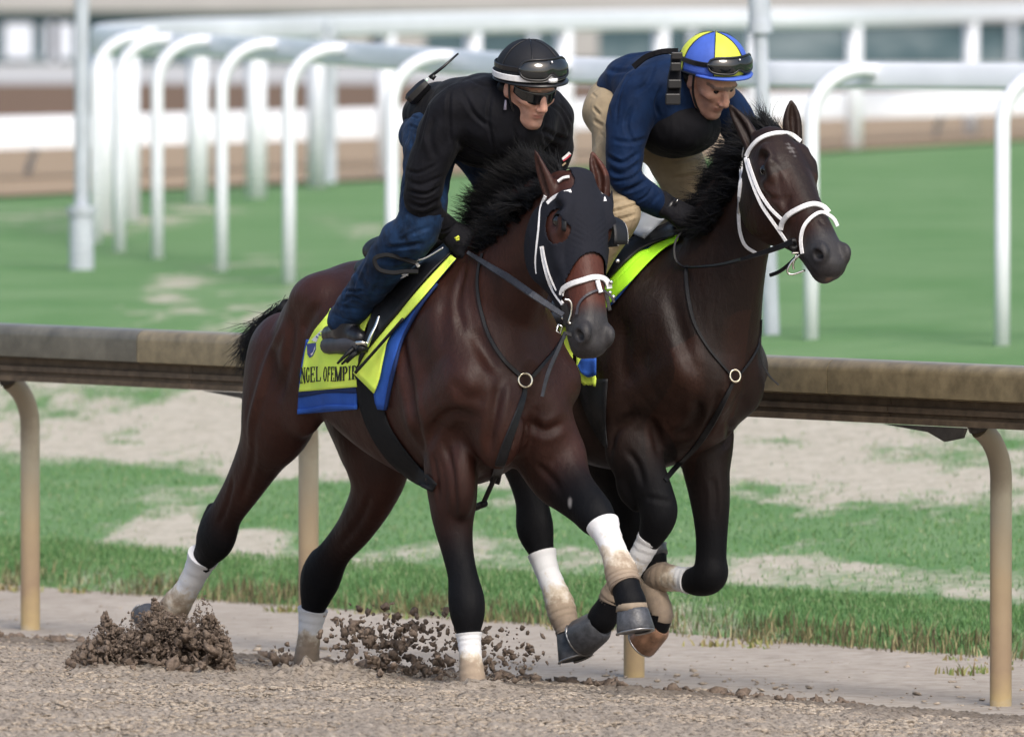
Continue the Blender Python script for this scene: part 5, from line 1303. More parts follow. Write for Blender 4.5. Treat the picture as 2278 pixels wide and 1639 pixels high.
def saddle(fr, parent_label, grp, bvh, z, c1, c2, seat_x, dz, nm='saddle', rear=None):
    e = empty('saddle', fr.w(-.6, 0, 1.55), parent_label, 'saddle', grp)
    patch('saddle_flap', c1, c2, bvh, .052, M['leather'], e, 26, 9, z, 3, th=.008, wav=.0012)
    S = Sculpt()
    S.chain([(fr.w(-.42, 0, 1.60 + dz), .045), (fr.w(-.55, 0, 1.575 + dz), .05), (fr.w(-.70, 0, 1.545 + dz), .06), (fr.w(-.84, 0, 1.56 + dz), .055)], .02, side=fr.L, asp=2.0)
    for sy in (-1, 1): S.chain([(fr.w(-.44, sy * .09, 1.56 + dz), .035), (fr.w(-.62, sy * .16, 1.50 + dz), .035), (fr.w(-.78, sy * .15, 1.50 + dz), .03)], .04)
    V, F = S.build(.012); mesh('seat', V, F, M['leather'], e)
    return e
sdA = saddle(FA, 'small black race saddle under the rider in black, on the yellow cloth', 'black race saddles', bvhA, z3,
       [(990, 92), (870, 190), (780, 250), (650, 370), (570, 500), (545, 600), (515, 690)], [(1012, 160), (880, 290), (735, 470), (612, 612), (530, 725), (482, 812)], -.6, .0)
Dst = FA.px(z3(520, 680), -.30)[1]
strap('saddle_glint', [(618, 382), (680, 320), (760, 285)], None, 4, M['white_strap'], sdA, z=z3, free=(Dst - .02, Dst - .12), th=.003)  # white strips that paint glints on the black saddle
strap('saddle_glint', [(690, 290), (730, 272), (775, 275)], None, 9, M['white_strap'], sdA, z=z3, free=(Dst - .08, Dst - .14), th=.003)
strap('saddle_glint', [(815, 212), (835, 235)], None, 7, M['white_strap'], sdA, z=z3, free=(Dst - .16, Dst - .17), th=.003)
strap('pommel_glint', [(822, 200), (860, 190), (900, 170), (968, 128)], None, 3, M['white_strap'], sdA, z=z3, free=(Dst - .18, Dst - .3), th=.003)  # white line that paints the glint along the pommel
whip = empty('whip', P(*z3(480, 825), Dst), 'thin black whip lying along the edge of the yellow saddle cloth', 'whip')
cord('whip_shaft', [P(*z3(478, 826), Dst - .02), P(*z3(560, 735), Dst - .05), P(*z3(660, 622), Dst - .10), P(*z3(745, 525), Dst - .14)], .0055, M['leather'], whip)
m_ = MB()
for q_ in ((378, 775, 470, 690), (402, 778, 500, 700), (430, 770, 500, 705)): m_.tube(crom([P(*z3(q_[0], q_[1]), Dst), P(*z3((q_[0] + q_[2]) / 2 + 4, (q_[1] + q_[3]) / 2 - 8), Dst - .01), P(*z3(q_[2], q_[3]), Dst)], 4), np.linspace(.004, .010, 9), 6)
m_.build('whip_popper', M['leather'], whip)
# stirrup
m_ = MB(); m_.tube(crom([P(*zc(852, 675), Dst - .01), P(*zc(820, 770), Dst - .02), P(*zc(775, 860), Dst - .03), P(*zc(742, 950), Dst - .03)], 5), .008, 8, side=FA.L, asp=.7)
m_.tube(crom([P(*zc(640, 935), Dst - .03), P(*zc(700, 930), Dst - .04), P(*zc(748, 955), Dst - .03)], 4), .008, 8)
st_ = empty('stirrup', P(*zc(700, 950), Dst), 'bright metal stirrup under the black boot of the nearer rider', 'stirrup', 'stirrups')
m_.build('stirrup_iron', M['metal'], st_)
m_ = MB(); m_.tube([P(*zc(655, 975), Dst - .03), P(*zc(745, 990), Dst - .02)], .013, 8, asp=1.0); m_.build('tread', M['leather'], st_)

# ---- horse B tack
brB = empty('bridle', OB + nB * .05, 'white leather bridle with crossed noseband on the bare faced dark bay', 'bridle', 'racing bridles')
kB = dict(z=zk, bv=bvhB, par=brB)
ST('browband', [(328, 550), (350, 500), (400, 440), (470, 398), (560, 378), (650, 388), (722, 440)], 11, off=.008, **kB)
ST('throat_latch', [(312, 490), (292, 590), (290, 700), (276, 860), (272, 1000), (284, 1110), (322, 1200), (405, 1255)], [7, 11, 11, 9, 8, 8, 7], off=.008, **kB)
ST('cheek_strap', [(322, 560), (345, 660), (385, 780), (440, 905), (510, 1010), (560, 1080), (618, 1165)], 8, off=.010, **kB)
ST('cheek_strap', [(338, 570), (362, 650), (420, 800), (490, 910), (545, 970), (596, 1015)], 8, off=.008, **kB)
ST('noseband', [(576, 1080), (588, 1030), (630, 975), (700, 932), (770, 902), (830, 893), (890, 915), (925, 955)], 13, off=.008, **kB)
ST('figure_eight_strap', [(735, 1255), (724, 1160), (740, 1070), (790, 1000), (862, 955), (920, 970), (965, 1005), (990, 1055)], 9, off=.009, **kB)
DbB = cast(bvhB, *zk(665, 1180)); DbB = (DbB[0] if DbB else 38.) - .012
ring('bit_guard', zk(672, 1190), DbB - .005, 9, .010, M['leather'], brB)
cord('bit_ring', [P(*zk(*p), DbB - .01) for p in ((655, 1250), (720, 1255), (660, 1310), (625, 1380), (660, 1405), (755, 1375))], .0035, M['metal'], brB)
cord('bit_ring', [P(*zk(*p), DbB - .01) for p in ((690, 1265), (668, 1330), (672, 1370))], .0040, M['metal'], brB)
DhB = FB.px(z2(690, 1200), -.08)[1]
reB = empty('reins', P(*z2(690, 1200), DhB), 'looped black reins running to the white bridled horse\'s bit', 'reins', 'leather reins')
strap('near_rein', [(700, 1190), (640, 1260), (628, 1340), (650, 1395), (720, 1418), (900, 1402), (1080, 1350), (1200, 1310), (1290, 1275)], bvhB, [5, 5, 5, 5, 6, 8, 11, 13, 14], M['leather'], reB, z=z2, free=(DhB, DhB - .05, DbB + .10, DbB - .02), th=.006)
strap('far_rein', [(1165, 1462), (1215, 1442), (1270, 1400), (1330, 1340)], None, 9, M['leather'], reB, z=z2, free=(DbB + .12, DbB + .02), th=.006)
bpB = empty('breastplate', FB.w(.1, 0, 1.15), 'black breast strap with a brass ring on the white bridled horse\'s chest', 'breast strap', 'racing breastplates')
k4 = dict(z=z4, bv=bvhB, par=bpB)
ST('shoulder_strap', [(1118, -30), (1120, 80), (1140, 230), (1180, 370), (1260, 510), (1340, 610), (1405, 685)], [9, 10, 8, 6, 6], 'leather', off=.006, **k4)
ST('shoulder_strap', [(1480, 680), (1540, 600), (1585, 520), (1604, 440), (1610, 330)], [6, 6, 6], 'leather', off=.006, **k4)
ST('chest_strap', [(1425, 745), (1370, 860), (1290, 1010), (1180, 1170), (1060, 1290), (975, 1390)], [9, 13, 15, 14, 12], 'leather', off=.006, **k4)
rD = cast(bvhB, *z4(1430, 700)); rD = (rD[0] if rD else 38.4) - .018
ring('chest_ring', z4(1440, 700), rD, 14.0, .0040, M['brass'], bpB, squash=.85)
strap('strap_tail', [(1604, 450), (1606, 520), (1625, 620), (1665, 700), (1728, 760)], None, [7, 6, 5, 4], M['leather'], bpB, z=z4, free=(rD + .12, rD + .1), th=.005)
gaB = empty('girth', FB.w(-.5, -.3, 1.0), 'black girth round the belly of the white bridled horse', 'girth', 'black racing girths')
patch('girth_band', [(385, 720), (420, 860), (480, 1010), (540, 1120), (590, 1180)], [(600, 720), (590, 860), (585, 1000), (590, 1100), (600, 1170)], bvhB, .010, M['leather'], gaB, 20, 6, z4)
scB = empty('saddle_cloth', FB.w(-.6, -.28, 1.3), 'lime yellow and blue saddle cloth on the horse running on the rail side', 'saddle cloth', 'yellow racing saddle cloths')
patch('blue_front', [(60, 760), (180, 700), (300, 610), (400, 530), (520, 430), (700, 330)], [(200, 960), (290, 880), (400, 745), (470, 660), (560, 560), (700, 380)], bvhB, .012, M['blue'], scB, 24, 6, zs)
patch('yellow_fold', [(120, 900), (260, 770), (380, 640), (480, 540), (620, 440), (755, 398)], [(200, 960), (290, 850), (400, 740), (520, 610), (640, 500), (740, 445)], bvhB, .030, M['lime'], scB, 26, 6, zs)
patch('inner_fold', [(90, 860), (230, 730), (340, 620), (450, 530), (530, 500)], [(130, 900), (262, 770), (382, 640), (480, 545), (540, 520)], bvhB, .034, M['lime'], scB, 22, 4, zs)
patch('yellow_lower', [(0, 1150), (8, 1300), (8, 1400), (40, 1470), (60, 1490)], [(15, 1190), (60, 1290), (120, 1380), (150, 1440), (148, 1500)], bvhB, .014, M['yellow'], scB, 14, 5, zs)
patch('blue_lower', [(15, 1350), (50, 1290), (100, 1285), (150, 1290)], [(40, 1400), (80, 1430), (110, 1432), (148, 1420)], bvhB, .030, M['blue'], scB, 10, 5, zs, wav=.004)
ob = patch('yellow_flap', [(z2(40, 1560)), (1240, 760), (1262, 850)], [(1300, 700), (1275, 780), (1278, 860)], bvhB, .014, M['yellow'], scB, 12, 5)
sdB = saddle(FB, 'small black race saddle on the white bridled horse', 'black race saddles', bvhB, zs,
       [(30, 720), (200, 560), (380, 440), (520, 370), (700, 300)], [(90, 860), (240, 720), (380, 580), (520, 480), (745, 398)], -.6, .02)
# ================================================================== riders
def skin_mat():
    m, nt, bs = nodes('skin'); p = wpos(nt)
    c = ramp(nt, noise(nt, 40, 5, .6, p), [(.3, (0.50, 0.255, 0.185)), (.7, (0.64, 0.37, 0.285))])
    c = mixc(nt, attr(nt, 'beard'), c, (0.20, 0.135, 0.115)); c = mixc(nt, attr(nt, 'lip'), c, (0.42, 0.14, 0.12))
    nt.links.new(c, bs.inputs['Base Color']); bs.inputs['Roughness'].default_value = .48; bs.inputs['Subsurface Weight'].default_value = .08
    bs.inputs['Subsurface Radius'].default_value = (.012, .004, .002); bump(nt, bs, noise(nt, 300, 3, .6, p), .15, .001); return m
M['skin'] = skin_mat()
def garment(name, col, var=.2, rough=.75, fold=.5, foldsc=14, weave=900, stretch=(1, 1, .5)):
    m, nt, bs = nodes(name); p = wpos(nt)
    c = ramp(nt, noise(nt, 16, 5, .65, p), [(.3, tuple(x * (1 - var) for x in col)), (.7, tuple(min(1, x * (1 + var)) for x in col))])
    nt.links.new(c, bs.inputs['Base Color']); bs.inputs['Roughness'].default_value = rough; bs.inputs['Specular IOR Level'].default_value = .25
    bs.inputs['Sheen Weight'].default_value = .03; bs.inputs['Specular IOR Level'].default_value = .15
    b1 = bump(nt, bs, noise(nt, foldsc, 3, .45, wpos(nt, stretch), .6), fold, .025)
    bump(nt, bs, noise(nt, weave, 2, .5, p), .25, .0008, b1); return m
M['black_jacket'] = garment('black_softshell', (0.0042, 0.0044, 0.0072), .3)
M['navy_jacket'] = garment('navy_knit', (0.0032, 0.0145, 0.050), .3)
M['vest'] = garment('black_vest', (0.0038, 0.0038, 0.006), .2)
M['denim'] = garment('blue_denim', (0.0075, 0.0235, 0.062), .75, foldsc=11, fold=.7)
M['khaki'] = garment('khaki_twill', (0.33, 0.26, 0.17), .15, foldsc=11, fold=.7)
M['glove'] = garment('black_glove', (0.008, 0.008, 0.011), .2, foldsc=40, fold=.3)
M['boot'] = plain('black_boot_leather', (0.013, 0.013, 0.017), rough=.33, var=.3, scale=30)
M['grey_sole'] = plain('grey_sole', (0.045, 0.045, 0.055), rough=.5)
M['helmet_black'] = cloth('black_helmet_cover', (0.009, 0.010, 0.014), .1, .7)
M['helmet_blue'] = cloth('blue_silk_panel', (0.060, 0.125, 0.52), .08, .55)
M['helmet_yellow'] = cloth('yellow_silk_panel', (0.66, 0.72, 0.075), .08, .55)
M['buff'] = plain('lilac_buff', (.34, .32, .42), rough=.9)
M['lens'] = plain('dark_lens', (0.010, 0.012, 0.014), rough=.07, spec=.8, var=.05)
M['plastic'] = plain('black_plastic', (0.010, 0.010, 0.012), rough=.35, var=.1)
M['green_light'] = bpy.data.materials.new('indicator'); M['green_light'].use_nodes = True
_b = M['green_light'].node_tree.nodes['Principled BSDF']; _b.inputs['Emission Color'].default_value = (.2, 1, .5, 1); _b.inputs['Emission Strength'].default_value = 2

def human_head(S, C, f, l, u, s=1.0):
    q = lambda x, y, z: C + (f * x + l * y + u * z) * s
    ax = (f, l, u)
    S.ell(q(-.012, 0, .035), (.096 * s, .076 * s, .092 * s), ax, .02)
    S.chain([(q(.026, 0, .005), .065 * s), (q(.040, 0, -.045), .051 * s), (q(.058, 0, -.088), .029 * s)], .02, side=l, asp=.96)
    for sy in (-1, 1):
        S.chain([(q(-.002, sy * .053, -.035), .018 * s), (q(.028, sy * .040, -.078), .015 * s), (q(.068, sy * .012, -.102), .013 * s)], .02)      # jaw
        S.ell(q(.060, sy * .043, -.012), (.022 * s, .020 * s, .014 * s), ax, .026)       # cheekbone
        S.ell(q(.062, sy * .056, -.052), (.018 * s, .010 * s, .020 * s), ax, .022, 's')
        S.ell(q(.090, sy * .031, .014), (.013 * s, .017 * s, .009 * s), ax, .012, 's')   # eye socket
        S.chain([(q(.083, sy * .012, .028), .008 * s), (q(.078, sy * .045, .030), .007 * s)], .012)   # brow
        S.ell(q(.102, sy * .012, -.029), (.010 * s, .009 * s, .008 * s), ax, .007)       # nostril wing
        S.ell(q(-.008, sy * .078, -.004), (.020 * s, .008 * s, .030 * s), ax, .006); S.ell(q(-.004, sy * .086, -.002), (.012 * s, .005 * s, .018 * s), ax, .004, 's')
    S.chain([(q(.088, 0, .022), .008 * s), (q(.104, 0, -.006), .010 * s), (q(.113, 0, -.024), .0115 * s)], .010)
    S.ell(q(.092, 0, -.051), (.010 * s, .021 * s, .0055 * s), ax, .007); S.ell(q(.089, 0, -.062), (.010 * s, .018 * s, .0065 * s), ax, .007)
    S.chain([(q(.094, -.021, -.0605), .0018), (q(.103, 0, -.0560), .0018), (q(.094, .021, -.0605), .0018)], .004, op='s')
    S.ell(q(.080, 0, -.092), (.016 * s, .018 * s, .014 * s), ax, .015)
def face_marks(V, C, f, l, u, s=1.0):
    d = (V - C) / s; x, y, z = d @ f, d @ l, d @ u
    beard = np.clip((-.030 - z) / .03, 0, 1) * np.clip((x - .0) / .03, 0, 1) * .35 * (1 - np.exp(-((y / .010) ** 2)) * 0)
    lip = np.exp(-((z + .0565) / .008) ** 2 - (y / .018) ** 2) * (x > .07)
    brow = ((z > .024) & (z < .036) & (x > .05)) * .9
    return {'beard': np.clip(np.maximum(beard * (1 - lip), brow), 0, 1), 'lip': np.clip(lip, 0, 1) * .8}
def dome(C, f, l, u, R3, c0, parent, mats, name='helmet', sect=8, rot=0.0, rimf=.0, low=-.18):
    """helmet shell of cloth gores with piping, plus peak"""
    nl = sect * 8; nr = 14; V = []; ce = C + f * c0[0] + u * c0[2]
    for i in range(nr + 1):
        ph = math.pi / 2 - (math.pi / 2 - low) * i / nr
        for j in range(nl):
            q = 2 * math.pi * j / nl + rot; fr_ = math.cos(q)
            loww = low - .10 * max(0, -fr_); p2_ = math.pi / 2 - (math.pi / 2 - loww) * i / nr
            g = 1 - .012 * (abs(math.sin((q - rot) * sect / 2)) < .12)
            V.append(ce + (f * math.cos(q) * math.cos(p2_) * R3[0] + l * math.sin(q) * math.cos(p2_) * R3[1] + u * math.sin(p2_) * R3[2]) * g)
    F = []; mi = []
    for i in range(nr):
        for j in range(nl):
            F.append((i * nl + j, (i + 1) * nl + j, (i + 1) * nl + (j + 1) % nl, i * nl + (j + 1) % nl)); mi.append((j // 8) % len(mats))
    o = mesh(name, V, np.array(F), mats, parent, midx=mi); md = o.modifiers.new('thickness', 'SOLIDIFY'); md.thickness = .006; md.offset = -1
    def sp(q, ph, lift=0): return ce + (f * math.cos(q) * math.cos(ph) * (R3[0] + lift) + l * math.sin(q) * math.cos(ph) * (R3[1] + lift) + u * math.sin(ph) * (R3[2] + lift))
    m = MB()
    for k in range(sect):
        m.tube([sp(2 * math.pi * k / sect + rot, a, .0005) for a in np.linspace(1.53, low, 14)], .0016, 5)
    m.tube([sp(q, low, .001) for q in np.linspace(0, 2 * math.pi, 40)], .0035, 6, caps=False)
    tag(m.build('piping', M['plastic'], o), kind=None)
    return o, sp
def goggle(sp, parent, q0, q1, p0, p1, lift=.010, name='goggles', strapmat=None, band=True):
    nu, nv = 26, 8; V = []; F = []
    for i in range(nu):
        t = i / (nu - 1); q = q0 + (q1 - q0) * t; e = (1 - (2 * t - 1) ** 6); nt_ = .30 * math.exp(-((t - .5) / .07) ** 2)
        for j in range(nv):
            w = j / (nv - 1); pc = (p0 + p1) / 2; hh = (p1 - p0) / 2 * (e ** .5 if e > 0 else 0)
            lo_ = pc - hh * (1 - nt_ * 1.6); hi_ = pc + hh
            V.append(sp(q, lo_ + (hi_ - lo_) * w, lift + .006 * math.sin(math.pi * w)))
    F = np.array([(i * nv + j, (i + 1) * nv + j, (i + 1) * nv + j + 1, i * nv + j + 1) for i in range(nu - 1) for j in range(nv - 1)])
    o = mesh(name, V, F, M['lens'], parent); md = o.modifiers.new('thickness', 'SOLIDIFY'); md.thickness = .004; md.offset = -1
    m = MB(); loop = [V[i * nv + nv - 1] for i in range(nu)] + [V[i * nv] for i in range(nu - 1, -1, -1)] + [V[nv - 1]]
    m.tube(loop, .0042, 6, caps=False); m.build('frame', M['plastic'], o)
    if band:
        m = MB(); qs = np.linspace(q1, q0 + 2 * math.pi, 24); pts = [sp(q, (p0 + p1) / 2, .002) for q in qs]; ce = np.mean(pts, 0)
        m.ribbon(pts, [unit(p - ce) for p in pts], .018, .003); m.build('strap', strapmat or M['plastic'], o, smooth=False)
    return o
def hand(W, d, back, r_ax, parent, name='glove', s=1.0, thumb=1):
    """gloved fist: W wrist, d towards the knuckles, back of the hand normal, fingers curl round"""
    d = unit(d); back = unit(back - d * np.dot(back, d)); x = np.cross(d, back)
    q = lambda a, b, c: W + (d * a + back * b + x * c) * s
    S = Sculpt()
    S.chain([(q(-.035, 0, 0), .031 * s), (q(0, 0, 0), .028 * s), (q(.03, .002, 0), .031 * s), (q(.07, 0, 0), .033 * s)], .012, side=x, asp=1.25)
    for k, c in enumerate((-.030, -.010, .010, .029)):
        L_ = (.92, 1.0, .96, .80)[k]
        S.chain([(q(.055, .010, c), .0115 * s), (q(.092, .012, c * 1.05), .0110 * s), (q(.092 + .022 * L_, -.016, c * 1.02), .0100 * s), (q(.086, -.043 * L_, c), .0095 * s), (q(.064, -.040 * L_, c * .95), .0085 * s)], .004, sub=4, kin=.003)
    S.chain([(q(.02, -.008, -.032 * thumb), .014 * s), (q(.052, -.022, -.045 * thumb), .0125 * s), (q(.078, -.036, -.030 * thumb), .011 * s), (q(.088, -.044, -.008 * thumb), .0095 * s)], .006, sub=4)
    V, F = S.build(.0035); o = mesh(name, V, F, M['glove'], parent)
    return o

# ------------------------------------------------------------------ rider A
rA = empty('person', FA.w(-.35, 0, 1.6), 'rider in black jacket, jeans and black helmet crouched over the hooded bay', 'person', 'exercise riders')
fr = FA; B_ = lambda u, v, y: fr.px((u, v), y)
def axes_of(az, pitch, roll=0):
    f = np.array([math.sin(az) * math.cos(pitch), -math.cos(az) * math.cos(pitch), math.sin(pitch)]); l = np.array([math.cos(az), math.sin(az), 0]); 
    l = l * math.cos(roll) + np.cross(f, l) * math.sin(roll); return f, unit(l), unit(np.cross(f, l))
fA, lhA, uA = axes_of(R_(33), R_(-27), R_(4)); uA = uA if uA[2] > 0 else -uA
CA = B_(1176, 196, .0)
# the body itself (under the clothes), one surface
def body(fr, C, f, l, u, joints, name_mat, parent, hr=.004):
    S = Sculpt(); human_head(S, C, f, l, u)
    nk = C - u * .07 - f * .02
    S.chain([(nk, .052), (joints['neck'], .056), (joints['chest'], .085), (joints['waist'], .085), (joints['pelvis'], .085)], .03, side=fr.L, asp=1.15)
    for sd in ('R', 'L'):
        S.chain([(joints['sh' + sd], .042), (joints['el' + sd], .032), (joints['wr' + sd], .026)], .03)
        S.chain([(joints['chest'], .07), (joints['sh' + sd], .042)], .03)
        S.chain([(joints['hip' + sd], .060), (joints['kn' + sd], .042), (joints['an' + sd], .030)], .03, sub=2)
        S.chain([(joints['pelvis'], .08), (joints['hip' + sd], .07)], .03)
    V, F = S.build(hr); V = relax(V, F, 2, .5)
    return mesh('body', V, F, M['skin'], parent, attr=face_marks(V, C, f, l, u))
JA = dict(neck=B_(1140, 225, 0), chest=B_(1118, 262, 0), waist=B_(1045, 262, 0), pelvis=B_(985, 285, 0),
          shR=B_(1015, 255, -.17), elR=B_(948, 425, -.25), wrR=B_(1000, 512, -.11), shL=B_(1222, 250, .17), elL=B_(1232, 345, .24), wrL=B_(1120, 500, .10),
          hipR=B_(975, 320, -.10), knR=B_(922, 510, -.24), anR=B_(778, 705, -.265), hipL=B_(1040, 300, .10), knL=B_(1135, 470, .24), anL=FA.w(-.75, .30, 1.25))
body(FA, CA, fA, lhA, uA, JA, 'skin', rA)
def wrinkle(V, amp, sc, seed, it=2):
    d = np.zeros(len(V)); g = np.random.default_rng(seed)
    for k in range(5):
        w = g.normal(0, 1, 3); w /= np.linalg.norm(w); ph = g.random() * 6; w2 = g.normal(0, 1, 3)
        d += np.sin(V @ w * sc * (1 + .35 * k) + ph + 1.6 * np.sin(V @ w2 * sc * .35)) / (1 + .5 * k)
    return amp * d / 2
def skin_garment(S, h, name, mat, parent, amp=.004, sc=38, seed=1, folds=()):
    V, F = S.build(h); V = relax(V, F, 1, .5)
    o = mesh(name, V, F, mat, parent)
    N = np.zeros(len(V) * 3, np.float32); o.data.vertex_normals.foreach_get('vector', N); N = N.reshape(-1, 3)
    V2 = V + N * wrinkle(V, amp, sc, seed)[:, None]
    if folds: V2 = relax(carve(V2, F, N, [(z_, [(x_ + 14 * math.sin(x_ * .7 + y_), y_ + 9 * math.sin(y_ * .9 + x_ * .3)) for x_, y_ in p_], w_ * (.62 + .35 * ((k_ * 7) % 5) / 4), d_ * (.55 + .5 * ((k_ * 3) % 4) / 3)) for k_, (z_, p_, w_, d_) in enumerate(folds)], .40), F, 1, .25)
    o.data.vertices.foreach_set('co', V2.astype(np.float32).ravel()); o.data.update(); return o
S = Sculpt()
S.chain([(B_(985, 262, 0), .118), (B_(1030, 258, 0), .125), (B_(1085, 258, 0), .142), (B_(1130, 268, 0), .140)], .03, side=FA.L, asp=1.22)
S.ell(B_(1085, 315, 0), (.10, .13, .09), FA.M, .06)
S.chain([(B_(1140, 232, 0), .085), (B_(1158, 222, 0), .068)], .03, side=FA.L, asp=1.1)
S.chain([(B_(1080, 235, -.08), .095), (B_(1010, 252, -.18), .084), (B_(968, 330, -.23), .072), (B_(943, 415, -.255), .064), (B_(940, 450, -.25), .056), (B_(968, 490, -.18), .048), (B_(996, 513, -.12), .040)], .035, sub=5)
S.chain([(B_(1165, 240, .08), .095), (B_(1218, 258, .17), .082), (B_(1234, 310, .22), .062), (B_(1228, 360, .235), .055), (B_(1180, 430, .18), .045), (B_(1125, 495, .10), .036)], .035, sub=5)
jA = skin_garment(S, .0052, 'jacket', M['black_jacket'], rA, .0042, 40, 3, [
    (z1, [(300, 480), (250, 600), (210, 760)], .010, .007), (z1, [(430, 395), (390, 470), (400, 600), (430, 760)], .008, .008), (z1, [(330, 560), (300, 700), (330, 840)], .011, .008),
    (z1, [(150, 880), (240, 905), (350, 860)], .008, .008), (z1, [(140, 945), (240, 975), (370, 930)], .008, .009), (z1, [(140, 1010), (250, 1045), (365, 1000)], .009, .010), (z1, [(160, 1085), (260, 1110), (370, 1060)], .009, .010),
    (z1, [(200, 1160), (290, 1165), (390, 1110)], .008, .008), (z1, [(250, 1230), (330, 1215), (410, 1160)], .008, .007), (z1, [(300, 1280), (380, 1250), (440, 1220)], .006, .005),
    (z1, [(470, 420), (560, 560), (680, 640)], .012, .008), (z1, [(440, 700), (540, 780), (660, 800)], .012, .009), (z1, [(430, 800), (520, 850), (620, 860)], .009, .008),
    (z1, [(655, 430), (650, 600), (680, 820)], .007, .007), (z1, [(800, 640), (810, 740), (790, 840)], .006, .006), (z1, [(500, 330), (600, 380), (700, 400)], .010, .006),
    (z1, [(1000, 480), (1080, 560), (1130, 680)], .009, .007), (z1, [(960, 640), (1060, 700), (1150, 720)], .009, .008), (z1, [(1060, 480), (1120, 540), (1160, 640)], .007, .005), (z1, [(980, 560), (1000, 700), (1080, 790)], .009, .007)])
# collar
m = MB(); ring_ = []
for q in np.linspace(0, 2 * math.pi, 25): ring_.append(CA - uA * .105 - fA * .015 + lhA * math.sin(q) * .066 + fA * math.cos(q) * .070)
m.tube(ring_, .014, 8, side=uA, asp=1.6, caps=False); m.build('collar', M['black_jacket'], rA)
S = Sculpt()
S.chain([(B_(985, 285, 0), .112), (B_(962, 300, -.05), .10)], .03, side=FA.L, asp=1.15)
S.chain([(B_(965, 300, -.09), .100), (B_(948, 400, -.17), .080), (B_(932, 500, -.24), .078), (B_(888, 550, -.26), .078), (B_(848, 603, -.27), .068), (B_(808, 655, -.27), .062), (B_(776, 700, -.27), .058), (B_(769, 709, -.27), .060)], .03, sub=5)
S.chain([(B_(1040, 300, .09), .090), (B_(1100, 390, .17), .080), (B_(1135, 475, .24), .070), (FA.w(-.60, .30, 1.40), .06), (FA.w(-.75, .30, 1.27), .052)], .03, sub=5)
skin_garment(S, .0052, 'jeans', M['denim'], rA, .0042, 42, 9, [
    (z3, [(900, 20), (800, 60), (700, 120)], .010, .008), (z3, [(860, 100), (760, 120), (640, 140)], .009, .009), (z3, [(790, 190), (700, 200), (600, 210)], .008, .008), (z3, [(560, 190), (520, 300), (470, 400)], .012, -.006),
    (z3, [(640, 250), (600, 330), (560, 420)], .010, .007), (z3, [(530, 380), (450, 370), (380, 350)], .008, .008), (z3, [(520, 430), (460, 410), (400, 440)], .007, .007), (z3, [(500, 480), (430, 460), (340, 440)], .007, .006),
    (z3, [(325, 485), (410, 520), (500, 545)], .005, .005), (z3, [(480, 250), (430, 330), (400, 420)], .010, .006),
    (z1, [(170, 560), (230, 580)], .006, .007), (z1, [(160, 620), (220, 640)], .006, .007), (z1, [(165, 690), (200, 800)], .006, .006)])
def bootm(ankle, heel, toe, fr, parent, r=.036, shaft=None):
    S = Sculpt(); S.chain([(shaft if shaft is not None else ankle + fr.U * .10, .044), (ankle, .042)], .02)
    mid = (heel + toe) / 2
    S.chain([(heel + fr.U * .012, r * .95), (mid + fr.U * .02, r), (toe, r * .85)], .02, side=fr.L, asp=.95); S.chain([(ankle, .04), (mid + fr.U * .02, .036)], .03)
    V, F = S.build(.005); o = mesh('boot', V, F, M['boot'], parent)
    m = MB(); m.tube(crom([heel - fr.U * .026 - fr.F * .01, mid - fr.U * .020, toe - fr.U * .020 + fr.F * .012], 4), np.array([.03, .034, .034, .034, .036, .036, .034, .03, .022]), 14, side=fr.L, asp=1.15)
    V = m.V; o2 = m.build('sole', M['grey_sole'], o); return o
# flatten soles afterwards is not needed: they are thin rolls welted to the boot
bootm(B_(775, 722, -.27), B_(735, 752, -.27), B_(800, 752, -.28), FA, rA, .034, B_(782, 700, -.27))
bootm(FA.w(-.76, .30, 1.24), FA.w(-.80, .30, 1.19), FA.w(-.62, .31, 1.19), FA, rA)
WA = B_(1000, 515, -.12)
gA_ = hand(WA, B_(1062, 565, -.07) - WA, FA.U * .6 - FA.L * .7, None, rA, 'glove', 1.12)
hand(B_(1120, 500, .10), B_(1150, 545, .05) - B_(1120, 500, .10), FA.U * .6 + FA.L * .7, None, rA, 'glove', 1.05, -1)
m = MB(); cdir = unit(B_(1062, 565, -.07) - WA); m.tube([WA - cdir * .045, WA - cdir * .02], .0385, 14, side=np.cross(cdir, FA.U), asp=1.1); m.build('glove_cuff', M['glove'], gA_)
c_ = P(*zg(800, 555), WA[1] - .085); m = MB(); 
m.box(c_ + np.array([0, 0, 0]), (.016, .004, .008), np.stack([unit([.8, -.1, .5]), unit([0, -1, .3]), unit([-.5, 0, .8])])); m.box(c_ + np.array([.002, 0, -.007]), (.012, .004, .006), np.stack([unit([.9, -.1, .2]), unit([0, -1, .3]), unit([-.2, 0, .9])])); m.build('glove_mark', M['helmet_yellow'], gA_)
m = MB(); c2 = [P(*zg(*p), WA[1] - .040) for p in ((640, 600), (662, 555), (725, 510))]; m.tube(crom(c2, 4), [.002, .004, .005, .006, .006, .006, .005, .004, .002], 6); 
hfA, hlA, huA = axes_of(R_(33), R_(-9), R_(5)); huA = huA if huA[2] > 0 else -huA
hel, spA = dome(CA, hfA, hlA, huA, (.128, .115, .118), (.004, 0, .046), rA, [M['helmet_black']], low=-.10, sect=6, rot=-math.pi / 6)
